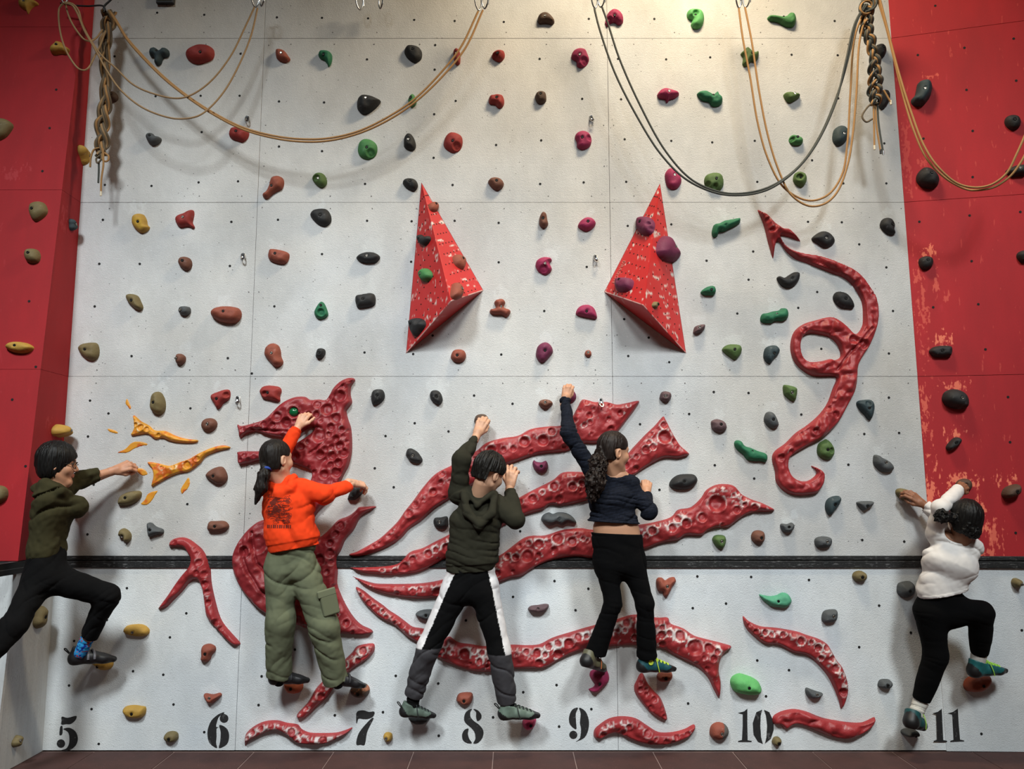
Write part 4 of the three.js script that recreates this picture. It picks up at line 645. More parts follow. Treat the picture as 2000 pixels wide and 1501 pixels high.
  relief('flame', 'raised orange and yellow flame, lower of two large ones', 'flame relief', FG, `287,902 307,904 330,909 350,902 370,895 387,885 412,874 435,869 450,874 425,881 402,891 390,905 370,920 350,924 330,932 307,945 295,950 299,930 296,915`, fo);
  const so = { ...fo, h: 0.004, w: 0.02, scatter: 0, facet: 0, wear: 0.1 };
  for (const [p, l] of [['248,778 253,788 256,795 254,799 249,793 245,787', 'topmost, above the large flames'], ['210,837 218,838 228,842 230,846 220,845 213,842', 'leftmost and tiny'], ['230,883 245,876 255,866 265,862 280,863 289,868 275,871 262,876 250,883 238,884', 'just above the fist'], ['263,915 275,914 284,918 288,926 277,928 268,921', 'touching the fist\'s fingers'], ['368,932 371,943 367,953 360,960 355,964 353,955 360,943', 'rightmost, under the lower large flame'], ['308,958 303,966 298,975 288,985 275,984 283,975 288,965 297,960', 'beside the slanted olive hold']])
    relief('small_flame', `small painted orange flame ${l}`, 'painted flame', 'small painted flames', p, so);
}

// ---------------------------------------------------------------- stencilled numerals
function buildNumbers() {
  const spk = dataTex(256, 256, (x, y, c) => { const n = fbm(x / 6, y / 6, 0.5, 3); const v = n > 0.62 ? 78 : 24 + 12 * hash(x, y, 2); c[0] = c[1] = v; c[2] = v + 1; }, true);
  const ink = std({ map: spk, roughness: 0.7 });
  const dot = (x, y, r) => { let s = ''; for (let i = 0; i < 12; i++) s += `${x + r * Math.cos(i * Math.PI / 6)},${y + r * Math.sin(i * Math.PI / 6)} `; return s; };
  const N = [
    ['5', 0, 1050, 3.328, ['403,1160 440,1168 497,1155 490,1185 460,1208 430,1209 400,1212 401,1186', '393,1225 405,1220 408,1240 405,1275 388,1280 389,1250', '412,1240 450,1232 490,1255 507,1300 495,1345 460,1375 425,1383 400,1378 430,1368 448,1340 452,1300 445,1265 425,1248', dot(397, 1335, 27)]],
    ['6', 0, 1050, 3.328, ['1455,1132 1420,1145 1375,1185 1352,1240 1350,1290 1365,1335 1410,1365 1405,1330 1408,1290 1408,1240 1420,1230 1405,1225 1412,1190 1425,1160 1455,1142', '1425,1217 1450,1220 1480,1245 1490,1290 1475,1340 1425,1365 1432,1320 1435,1260', dot(1457, 1172, 28)]],
    ['7', 420, 1200, 4.99, ['1378,960 1400,935 1450,930 1500,945 1553,943 1545,985 1500,1010 1450,1015 1400,1010 1385,1050 1377,1050', '1545,1010 1510,1080 1480,1150 1460,1262 1420,1264 1378,1262 1390,1180 1430,1110 1520,1012']],
    ['8', 680, 1100, 3.743, ['915,1062 945,1070 972,1100 972,1130 945,1150 935,1120 935,1085', '905,1060 865,1080 848,1120 855,1160 900,1200 925,1235 930,1280 915,1312 950,1308 982,1270 988,1220 960,1180 920,1150 895,1120 893,1085', '880,1205 850,1215 833,1250 840,1290 870,1310 905,1310 885,1280 875,1240']],
    ['9', 1050, 1050, 3.3275, ['262,1102 225,1115 205,1160 210,1210 250,1242 250,1200 248,1140', '270,1102 310,1125 332,1180 330,1240 305,1295 248,1322 275,1300 282,1240 275,1200 280,1140', dot(232, 1278, 26)]],
    ['10', 1400, 1080, 3.565, ['148,1110 190,1100 212,1080 212,1190 214,1300 242,1305 242,1312 195,1312 148,1312 148,1305 175,1298 180,1200 180,1120', '315,1088 275,1105 250,1180 255,1260 285,1310 320,1325 308,1280 302,1200 305,1130', '328,1088 365,1105 395,1170 395,1230 375,1290 335,1323 345,1280 350,1200 342,1130']],
    ['11', 1700, 1080, 3.567, ['428,1112 465,1102 493,1080 497,1180 503,1298 530,1303 530,1310 485,1310 437,1310 437,1303 460,1296 458,1200 455,1120', '535,1112 572,1102 605,1078 610,1180 620,1295 648,1300 648,1308 600,1309 553,1310 553,1303 575,1296 570,1200 565,1120']],
  ];
  for (const [t, ox, oy, k, strokes] of N) {
    const o = thing('painted_number', `black stencilled numeral ${{ 5: 'five at the left corner', 6: 'six under the dragon foreleg', 7: 'seven left of the small yellow hold', 8: 'eight between the feet in green shoes', 9: 'nine left of a red wavy claw', 10: 'ten below the large green hold', 11: 'eleven beside the person in white' }[t]}`, 'painted number', null, 'stencilled route numbers');
    let base = null;
    for (const s of strokes) {
      const w = pts(s, ox, oy, k).map(([x, y]) => at(x, y, 0)); if (!base) { base = w[0].clone(); o.position.copy(base); }
      const sh = new THREE.Shape(smoothLoop(w.map((p) => [p.x - base.x, p.y - base.y]), t === '10' || t === '11' ? 1 : 3).map((q) => new THREE.Vector2(q[0], q[1])));
      part('stroke', new THREE.ExtrudeGeometry(sh, { depth: 0.001, bevelEnabled: false, UVGenerator: undefined }).translate(0, 0, 0.0012), ink, o);
    }
    if (t === '11') o.position.z += 0.006;
  }
}

// ---------------------------------------------------------------- ropes and ironmongery
function tube(list, r, seg, radial = 8) { return new THREE.TubeGeometry(new THREE.CatmullRomCurve3(list, false, 'centripetal'), seg || Math.max(24, list.length * 8), r, radial, false); }
function ropeTexture(c1, c2) {
  const t = dataTex(64, 64, (x, y, c) => { const k = (((x + y * 2) % 16) / 16) < 0.3 ? 1 : 0, n = 0.85 + 0.3 * hash(x, y, 8), s = mix(1, 0.78, k); for (let e = 0; e < 3; e++) c[e] = mix(c1[e], c2[e], k * 0.6) * n * s; }, true);
  t.repeat.set(60, 2); return t;
}
function buildRopes() {
  const tan = std({ map: ropeTexture([176, 134, 84], [120, 84, 50]), roughness: 0.85 }), pale = std({ map: ropeTexture([164, 134, 96], [118, 92, 64]), roughness: 0.85 }), grey = std({ map: ropeTexture([74, 78, 74], [44, 48, 48]), roughness: 0.85 }), brownGrey = std({ map: ropeTexture([112, 98, 78], [70, 62, 52]), roughness: 0.85 });
  M.tan = tan;
  // [photo x, y, distance from wall]
  const line = (s, z) => pts(s).map(([x, y], i, a) => { const t = i / (a.length - 1), zz = Array.isArray(z) ? mix(mix(z[0], z[1], sstep(0, 0.5, t)), z[2], sstep(0.5, 1, t)) : z; return at(x, y, zz); });
  const rope = (label, strands, mat, r = 0.0072) => {
    const o = thing('climbing_rope', label, 'rope', strands[0][0].clone(), 'climbing ropes draped over the wall');
    for (const s of strands) part('strand', tube(s.map((p) => p.clone().sub(strands[0][0])), r, s.length * 10), mat, o);
    return o;
  };
  rope('long tan double rope sagging from the left braid to the middle carabiner', [
    line('214,22 226,38 245,70 280,110 320,150 370,190 420,222 470,247 520,262 580,271 640,270 700,256 760,227 810,193 860,143 900,92 934,22', [0.2, 0.26, 0.22]),
    line('216,26 230,48 248,77 283,117 323,156 373,195 423,227 473,252 523,267 580,276 640,275 705,259 766,230 816,195 868,145 910,92 943,20', [0.22, 0.3, 0.22])], tan);
  rope('thin brown double rope sagging from the left wall to the first carabiner', [
    line('126,4 142,8 153,20 160,45 175,75 200,110 225,132 260,165 300,183 345,192 372,186 410,160 450,110 480,50 497,14', [0.36, 0.32, 0.22]),
    line('124,6 140,10 150,24 165,60 185,95 210,140 235,175 275,208 320,227 350,232 385,227 410,210 440,175 470,120 490,70 503,16', [0.38, 0.36, 0.22])], pale, 0.0062);
  rope('pinkish rope loop hanging over the left red wall beside the braid', [
    line('124,6 116,16 115,40 122,80 138,115 155,135 165,137 174,131 184,112 196,88 206,60', [0.34, 0.36, 0.24]),
    line('128,8 132,24 138,40 152,63 166,78 178,80 190,72 200,58', [0.34, 0.34, 0.24])], pale, 0.006);
  rope('dark grey double rope in a deep curve between carabiner and right braid', [
    line('1161,16 1163,26 1172,60 1200,140 1240,220 1290,300 1340,350 1400,377 1450,381 1500,370 1550,336 1592,285 1632,200 1652,120 1670,45 1690,8', [0.24, 0.3, 0.26]),
    line('1176,14 1187,45 1210,115 1250,205 1300,295 1350,350 1400,373 1440,378 1500,366 1558,327 1600,268 1640,172 1660,100 1675,38 1694,8', [0.24, 0.27, 0.26])], grey);
  rope('yellowish tan double rope hanging in a narrow loop near the right braid', [
    line('1443,16 1450,70 1465,150 1480,240 1500,310 1530,365 1568,389 1592,391 1620,378 1645,340 1655,280 1661,180 1670,70 1690,18', [0.22, 0.24, 0.22]),
    line('1455,14 1468,80 1483,180 1500,265 1520,330 1545,380 1580,402 1610,398 1635,375 1656,320 1666,260 1673,180 1679,80 1694,20', [0.22, 0.27, 0.24])], tan);
  rope('tan double rope sagging across the right red wall', [
    line('1712,-8 1730,50 1745,110 1765,190 1785,255 1812,312 1850,350 1890,370 1912,371 1942,365 1972,345 1992,320 2015,275', [0.26, 0.44, 0.62]),
    line('1717,-8 1738,75 1755,140 1780,220 1805,285 1832,326 1870,358 1905,366 1937,360 1966,338 1986,300 2008,250', [0.28, 0.47, 0.62])], tan);
  // three-strand braid down a path, each strand of several ropes
  const braid = (label, path, mats, amp, turns, tails) => {
    const o = thing('rope_braid', label, 'rope', path[0].clone(), 'braided rope bundles'), curve = new THREE.CatmullRomCurve3(path.map((p) => p.clone().sub(path[0]))), r = 0.0085;
    for (let k = 0; k < 3; k++) for (let m = 0; m < 3; m++) {
      const list = []; for (let i = 0; i <= 90; i++) { const t = i / 90, a = t * turns * Math.PI * 2 + k * Math.PI * 2 / 3, p = curve.getPoint(t); const w = amp * (0.75 + 0.25 * Math.sin(t * 9 + k)); list.push(V(p.x + Math.sin(a) * w + (m - 1) * 0.011, p.y + (m - 1) * 0.009 * Math.sin(k + 1), p.z + Math.sin(2 * a) * w * 0.7 + (m === 1 ? 0.008 : 0))); }
      part('strand', new THREE.TubeGeometry(new THREE.CatmullRomCurve3(list), 180, r, 7), mats[(k + m) % mats.length], o);
    }
    for (const [s, mat, end] of tails) { const l = s.map((p) => p.clone().sub(path[0])); part('tail', tube(l, 0.0065, 40), mat, o); if (end) part('end_tape', new THREE.CylinderGeometry(0.0072, 0.0072, 0.03, 10).translate(...l[l.length - 1].toArray()), end, o); }
    return o;
  };
  const tape = std({ color: 0xd8cfb8, roughness: 0.5 });
  braid('loose tan and brown rope braid hanging at the upper left of the grey wall', line('213,22 212,45 208,80 205,120 207,165 203,205 199,240 199,275 198,305', 0.17), [brownGrey, pale, brownGrey, tan], 0.034, 2.6, [
    [line('193,318 193,335 192,357', 0.18), grey, null], [line('201,290 202,320 198,350 197,378', 0.2), tan, tape], [line('196,288 184,292 178,305 176,326', 0.18), tan, null], [line('197,302 188,310 190,318 197,312 198,300', 0.19), brownGrey, null], [line('200,296 212,305 210,314 202,314 199,300', 0.19), tan, null]]);
  braid('tight grey and tan rope braid hanging at the upper right of the grey wall', line('1693,14 1694,35 1694,60 1700,85 1707,110 1710,135 1710,160 1708,185 1710,205', 0.22), [grey, tan, grey, brownGrey], 0.034, 3.4, [
    [line('1706,200 1707,240 1708,288', 0.22), tan, tape], [line('1710,202 1712,245 1720,296', 0.22), tan, M.darkSteel], [line('1714,200 1716,240 1725,298', 0.22), grey, M.steel], [line('1706,198 1692,212 1684,228 1692,238 1704,232', 0.23), brownGrey, null], [line('1726,176 1733,188 1740,200', 0.25), tan, tape]]);
  const bun = thing('rope_coil', 'thick coil of grey rope at the top of the right braid', 'rope', at(1694, 10, 0.24));
  for (let k = 0; k < 6; k++) part('turn', new THREE.TorusGeometry(0.045 + 0.006 * (k % 3), 0.0085, 8, 28).scale(1.15, 0.8, 1).rotateZ(0.5 + k * 0.25).rotateY(0.5 - k * 0.2).translate(0.006 * (k - 3), 0.012 * (k - 3), 0.01 * (k % 2)), k % 3 === 1 ? tan : grey, bun);
  // carabiners: rounded steel links at the top of the wall
  const link = (px, py, z, rot, label) => {
    const o = thing('carabiner', label, 'carabiner', at(px, py, z), 'steel carabiners along the top'); o.rotation.set(0.1, rot, 0.12 * rot);
    const l = []; for (let i = 0; i < 24; i++) { const a = i / 24 * Math.PI * 2; l.push(V(Math.cos(a) * 0.024 * (1 + 0.25 * Math.sin(a)), Math.sin(a) * 0.052 + 0.045, 0)); }
    part('ring', new THREE.TubeGeometry(new THREE.CatmullRomCurve3(l, true), 60, 0.0055, 10, true), M.steel, o);
    part('gate', new THREE.CylinderGeometry(0.0072, 0.0072, 0.04, 10).translate(0.026, 0.04, 0), M.steel, o);
  };
  for (const [a, b, c, r, l] of [[499, 12, 0.22, 0.5, 'left of two at the first rope end'], [511, 10, 0.22, -0.6, 'right of two at the first rope end'], [703, 17, 0.12, 0.4, 'left of two empty ones near the top'], [743, 15, 0.12, -0.8, 'right of two empty ones near the top'], [935, 18, 0.22, 0.5, 'left of two at the long tan rope end'], [947, 15, 0.22, -0.6, 'right of two at the long tan rope end'], [1162, 14, 0.24, 0.5, 'left of two holding the dark grey rope'], [1174, 12, 0.24, -0.6, 'right of two holding the dark grey rope'], [1443, 14, 0.22, 0.6, 'left of two holding the narrow tan loop'], [1457, 12, 0.22, -0.6, 'right of two holding the narrow tan loop'], [126, 4, 0.36, 0.3, 'at the left red wall']]) link(a, b, c, r, `steel carabiner ${l}`);
  const an = thing('anchor_bar', 'thin dark steel bar between the left wall and the braid', 'anchor bar', at(125, 8, 0.3));
  const b0 = at(125, 8, 0.3); part('bar', tube(line('118,6 140,10 170,12 202,12 206,22', 0.24).map((p) => p.sub(b0)), 0.006, 40), M.darkSteel, an);
  part('hook', tube(line('202,24 204,12 214,2 222,-6', 0.2).map((p) => p.sub(b0)), 0.007, 30), M.darkSteel, an);
  // bolt hangers: bent steel plate with an eye
  const plate = (() => { const s = new THREE.Shape(); s.moveTo(-0.013, 0.014); s.quadraticCurveTo(0, 0.03, 0.013, 0.014); s.lineTo(0.016, -0.012); s.quadraticCurveTo(0.014, -0.042, 0, -0.042); s.quadraticCurveTo(-0.014, -0.042, -0.016, -0.012); s.closePath(); const h = new THREE.Path(); h.absellipse(0, -0.024, 0.009, 0.011, 0, Math.PI * 2, true); s.holes.push(h); const g = new THREE.ExtrudeGeometry(s, { depth: 0.004, bevelEnabled: true, bevelSize: 0.001, bevelThickness: 0.001, bevelSegments: 1, curveSegments: 10 }); const p = g.attributes.position; for (let i = 0; i < p.count; i++) { const y = p.getY(i); if (y < -0.002) { p.setZ(i, p.getZ(i) + (-0.002 - y) * 0.85); p.setX(i, p.getX(i) + (-0.002 - y) * 0.2); } } g.computeVertexNormals(); return g; })();
  const hexHead = new THREE.CylinderGeometry(0.0085, 0.0085, 0.012, 6).rotateX(Math.PI / 2).translate(0, 0.008, 0.01);
  for (const [x, y, z, l] of [[483, 232, 0, 'above the round red hold crossed by the tan rope'], [1155, 231, 0, 'above the third magenta hold from the top'], [475, 500, 0, 'left of the terracotta oblong hold'], [1163, 503, 0, 'left of the right pyramid'], [465, 779, 0, 'left of the dragon\'s head'], [1173, 783, 0.055, 'on the jagged end of the topmost wing bone']]) {
    const o = thing('bolt_hanger', `small shiny steel bolt hanger ${l}`, 'bolt hanger', at(x, y, z + 0.001), 'steel bolt hangers'); part('plate', plate, M.steel, o); part('bolt_head', hexHead, M.darkSteel, o);
  }
  const sk = thing('wall_socket_box', 'small dark metal box cut by the top edge at upper left', 'box', at(325, 4, 0.002));
  part('frame', new RoundedBoxGeometry(0.125, 0.09, 0.03, 2, 0.006).translate(0, 0.02, 0.015), M.darkSteel, sk); part('face', box(0.1, 0.06, 0.004, 0, 0.02, 0.031), std({ color: 0x2c2a18, roughness: 0.6 }), sk);
}

// ---------------------------------------------------------------- bodies: distance fields meshed with surface nets
const smin = (a, b, k) => { const h = Math.max(k - Math.abs(a - b), 0) / k; return Math.min(a, b) - h * h * k * 0.25; };
function bone(a, b, ra, rb, o = {}) { const e = b.clone().sub(a); return { ax: a.x, ay: a.y, az: a.z, ex: e.x, ey: e.y, ez: e.z, L: Math.max(e.lengthSq(), 1e-9), ra, rb, w: o.w, k: o.k ? 1 - 1 / o.k : 0, clip: o.clip, mid: o.mid }; }
function boneD(b, x, y, z) {
  let px = x - b.ax, py = y - b.ay, pz = z - b.az; const t = clamp((px * b.ex + py * b.ey + pz * b.ez) / b.L);
  px -= b.ex * t; py -= b.ey * t; pz -= b.ez * t;
  if (b.w) { const c = (px * b.w.x + py * b.w.y + pz * b.w.z) * b.k; px -= b.w.x * c; py -= b.w.y * c; pz -= b.w.z * c; }
  let r = mix(b.ra, b.rb, t); if (b.mid) r += b.mid * 4 * t * (1 - t);
  let d = Math.sqrt(px * px + py * py + pz * pz) - r;
  if (b.clip) for (const [p, n] of b.clip) d = Math.max(d, (x - p.x) * n.x + (y - p.y) * n.y + (z - p.z) * n.z);
  return d;
}
function field(bones, k) { return (x, y, z) => { let d = 9; for (const b of bones) d = smin(d, boneD(b, x, y, z), k); return d; }; }
function surfaceNets(f, lo, hi, c, colour, margin = 0.015) {
  const B = 4, nx = Math.ceil((hi.x - lo.x) / c / B) * B + 1, ny = Math.ceil((hi.y - lo.y) / c / B) * B + 1, nz = Math.ceil((hi.z - lo.z) / c / B) * B + 1, S = new Float32Array(nx * ny * nz).fill(NaN), act = [];
  const half = B / 2 * c, lim = half * 1.7321 + margin;
  for (let k = 0; k < nz - 1; k += B) for (let j = 0; j < ny - 1; j += B) for (let i = 0; i < nx - 1; i += B) {
    const v = f(lo.x + i * c + half, lo.y + j * c + half, lo.z + k * c + half); if (Math.abs(v) > lim) continue; act.push([i, j, k]);
    for (let kk = k; kk <= k + B; kk++) for (let jj = j; jj <= j + B; jj++) for (let ii = i; ii <= i + B; ii++) { const id = (kk * ny + jj) * nx + ii; if (S[id] !== S[id]) S[id] = f(lo.x + ii * c, lo.y + jj * c, lo.z + kk * c); }
  }
  const vid = new Map(), P = [], I = [], off = [0, 1, nx, nx + 1, nx * ny, nx * ny + 1, nx * ny + nx, nx * ny + nx + 1], E = [[0, 1], [2, 3], [4, 5], [6, 7], [0, 2], [1, 3], [4, 6], [5, 7], [0, 4], [1, 5], [2, 6], [3, 7]];
  const g8 = new Float32Array(8);
  for (const [i0, j0, k0] of act) for (let k = k0; k < k0 + B; k++) for (let j = j0; j < j0 + B; j++) for (let i = i0; i < i0 + B; i++) {
    const id = (k * ny + j) * nx + i; let m = 0; for (let q = 0; q < 8; q++) { g8[q] = S[id + off[q]]; if (g8[q] < 0) m |= 1 << q; }
    if (m === 0 || m === 255) continue;
    let x = 0, y = 0, z = 0, n = 0; for (const [a, b] of E) if ((g8[a] < 0) !== (g8[b] < 0)) { const t = g8[a] / (g8[a] - g8[b]); x += mix(a & 1, b & 1, t); y += mix((a >> 1) & 1, (b >> 1) & 1, t); z += mix(a >> 2, b >> 2, t); n++; }
    vid.set(id, P.length / 3); P.push(lo.x + (i + x / n) * c, lo.y + (j + y / n) * c, lo.z + (k + z / n) * c);
  }
  const sy = nx, sz = nx * ny;
  const face = (a, b, cc, d, flip) => { const q = [vid.get(a), vid.get(b), vid.get(cc), vid.get(d)]; if (q.some((e) => e === undefined)) return; if (flip) I.push(q[0], q[2], q[1], q[0], q[3], q[2]); else I.push(q[0], q[1], q[2], q[0], q[2], q[3]); };
  for (const id of vid.keys()) {
    const s = S[id] < 0;
    if ((S[id + 1] < 0) !== s) face(id, id - sy, id - sy - sz, id - sz, s === false);
    if ((S[id + sy] < 0) !== s) face(id, id - sz, id - sz - 1, id - 1, s === false);
    if ((S[id + sz] < 0) !== s) face(id, id - 1, id - 1 - sy, id - sy, s === false);
  }
  const N = P.length / 3, nor = new Float32Array(N * 3), col = new Float32Array(N * 3), uv = new Float32Array(N * 2), e = c * 0.5;
  for (let i = 0; i < N; i++) {
    const x = P[3 * i], y = P[3 * i + 1], z = P[3 * i + 2]; const gx = f(x + e, y, z) - f(x - e, y, z), gy = f(x, y + e, z) - f(x, y - e, z), gz = f(x, y, z + e) - f(x, y, z - e), l = Math.hypot(gx, gy, gz) || 1;
    nor[3 * i] = gx / l; nor[3 * i + 1] = gy / l; nor[3 * i + 2] = gz / l; const cc = colour ? colour(x, y, z, gz / l, gx / l) : [1, 1, 1]; col[3 * i] = cc[0]; col[3 * i + 1] = cc[1]; col[3 * i + 2] = cc[2]; uv[2 * i] = x * 4; uv[2 * i + 1] = y * 4;
  }
  const g = new THREE.BufferGeometry(); g.setAttribute('position', new THREE.Float32BufferAttribute(P, 3)); g.setAttribute('normal', new THREE.BufferAttribute(nor, 3)); g.setAttribute('color', new THREE.BufferAttribute(col, 3)); g.setAttribute('uv', new THREE.BufferAttribute(uv, 2)); g.setIndex(I); return g;
}
function bounds(bones, pad) { const lo = V(9, 9, 9), hi = V(-9, -9, -9); for (const b of bones) for (const t of [0, 1]) { const r = Math.max(b.ra, b.rb) * (b.w ? 1 / (1 - b.k) : 1) + pad; const p = V(b.ax + b.ex * t, b.ay + b.ey * t, b.az + b.ez * t); lo.min(p.clone().subScalar(r)); hi.max(p.clone().addScalar(r)); } return [lo, hi]; }
const basis = (x, y, z) => new THREE.Matrix4().makeBasis(x, y, z);

// head in its own frame: x to the side, y up, z to the face; 0 at the middle of the skull, about 0.23 m tall
const ell = (x, y, z, cx, cy, cz, rx, ry, rz) => { const a = (x - cx) / rx, b = (y - cy) / ry, c = (z - cz) / rz, k = Math.sqrt(a * a + b * b + c * c); return (k - 1) * Math.min(rx, ry, rz) * (k > 0.3 ? 1 : 1); };
const seg = (x, y, z, a, b, ra, rb) => { const ex = b[0] - a[0], ey = b[1] - a[1], ez = b[2] - a[2], t = clamp(((x - a[0]) * ex + (y - a[1]) * ey + (z - a[2]) * ez) / (ex * ex + ey * ey + ez * ez)); return Math.hypot(x - a[0] - ex * t, y - a[1] - ey * t, z - a[2] - ez * t) - mix(ra, rb, t); };
function headField(X, y, z) {
  const x = Math.abs(X);
  let d = ell(x, y, z, 0, 0.04, -0.014, 0.076, 0.088, 0.095);
  d = smin(d, ell(x, y, z, 0, -0.022, 0.03, 0.06, 0.085, 0.06), 0.04);
  d = smin(d, seg(x, y, z, [0.05, -0.055, 0.0], [0.014, -0.1, 0.066], 0.02, 0.019), 0.035);
  d = smin(d, seg(x, y, z, [0, -0.1, 0.07], [0.012, -0.098, 0.068], 0.019, 0.018), 0.02);
  d = smin(d, seg(x, y, z, [0.012, 0.036, 0.079], [0.045, 0.034, 0.064], 0.013, 0.01), 0.018);
  d = smin(d, ell(x, y, z, 0.04, -0.022, 0.06, 0.026, 0.024, 0.024), 0.03);
  const eye = Math.hypot(x - 0.031, y - 0.012, z - 0.102) - 0.02; d = -smin(-d, eye, 0.016);
  d = smin(d, Math.hypot(x - 0.031, y - 0.012, z - 0.075) - 0.0125, 0.003);
  d = smin(d, seg(x, y, z, [0, 0.024, 0.083], [0, -0.018, 0.107], 0.0085, 0.0115), 0.014);
  d = smin(d, Math.hypot(x - 0.012, y + 0.024, z - 0.096) - 0.0085, 0.008);
  d = smin(d, seg(x, y, z, [0, -0.05, 0.092], [0.02, -0.054, 0.082], 0.0065, 0.004), 0.006);
  d = smin(d, seg(x, y, z, [0, -0.062, 0.09], [0.017, -0.06, 0.081], 0.0075, 0.004), 0.005);
  const ear = Math.max(ell(x, y, z, 0.079, -0.002, -0.012, 0.012, 0.034, 0.021), -ell(x, y, z, 0.089, 0.0, -0.007, 0.006, 0.02, 0.011)); d = smin(d, ear, 0.008);
  return d;
}
// hand in its own frame: y to the knuckles, z out of the back of the hand, x to the thumb
function handBones(curl, spread, thumbIn, fore) {
  const Bn = [], J = [[0.029, 0.084, 0], [0.0095, 0.09, 0.004], [-0.0105, 0.086, 0.003], [-0.028, 0.077, -0.002]], Ls = [[0.041, 0.026, 0.02], [0.045, 0.029, 0.021], [0.042, 0.027, 0.021], [0.033, 0.021, 0.018]];
  const v = (a) => V(a[0], a[1], a[2]);
  Bn.push(bone(V(0, -fore, 0), V(0, -0.02, 0), 0.025 + 0.06 * fore, 0.025), bone(V(0, -0.02, 0), V(0, 0.02, 0), 0.0255, 0.026));
  J.forEach((j, i) => { Bn.push(bone(V(j[0] * 0.5, 0.008, -0.003), v(j), 0.0175, 0.0122)); });
  J.forEach((j, i) => { let p = v(j), a = 0; const cu = Array.isArray(curl[0]) ? curl[i] : curl, sx = spread * (1.5 - i); for (let s = 0; s < 3; s++) { a += cu[s]; const q = p.clone().add(V(Math.sin(sx) * Math.cos(a), Math.cos(a) * Math.cos(sx), -Math.sin(a)).multiplyScalar(Ls[i][s])); const r = [0.0102, 0.0094, 0.0086, 0.0076], e = i === 3 ? 0.87 : 1; Bn.push(bone(p, q, r[s] * e, r[s + 1] * e)); p = q; } });
  const t = thumbIn, T = [V(0.02, 0.02, -0.008), V(0.044 - 0.01 * t, 0.05, -0.014 - 0.014 * t), V(0.052 - 0.022 * t, 0.08, -0.02 - 0.024 * t), V(0.05 - 0.034 * t, 0.104, -0.026 - 0.026 * t)];
  Bn.push(bone(T[0], T[1], 0.0165, 0.0125), bone(T[1], T[2], 0.0118, 0.0102), bone(T[2], T[3], 0.0102, 0.0082)); return Bn;
}
const GRIP = [0.5, 1.15, 0.6], RELAX = [0.3, 0.5, 0.3], FIST = [1.3, 1.6, 0.9], HOOK = [0.2, 1.25, 0.7];

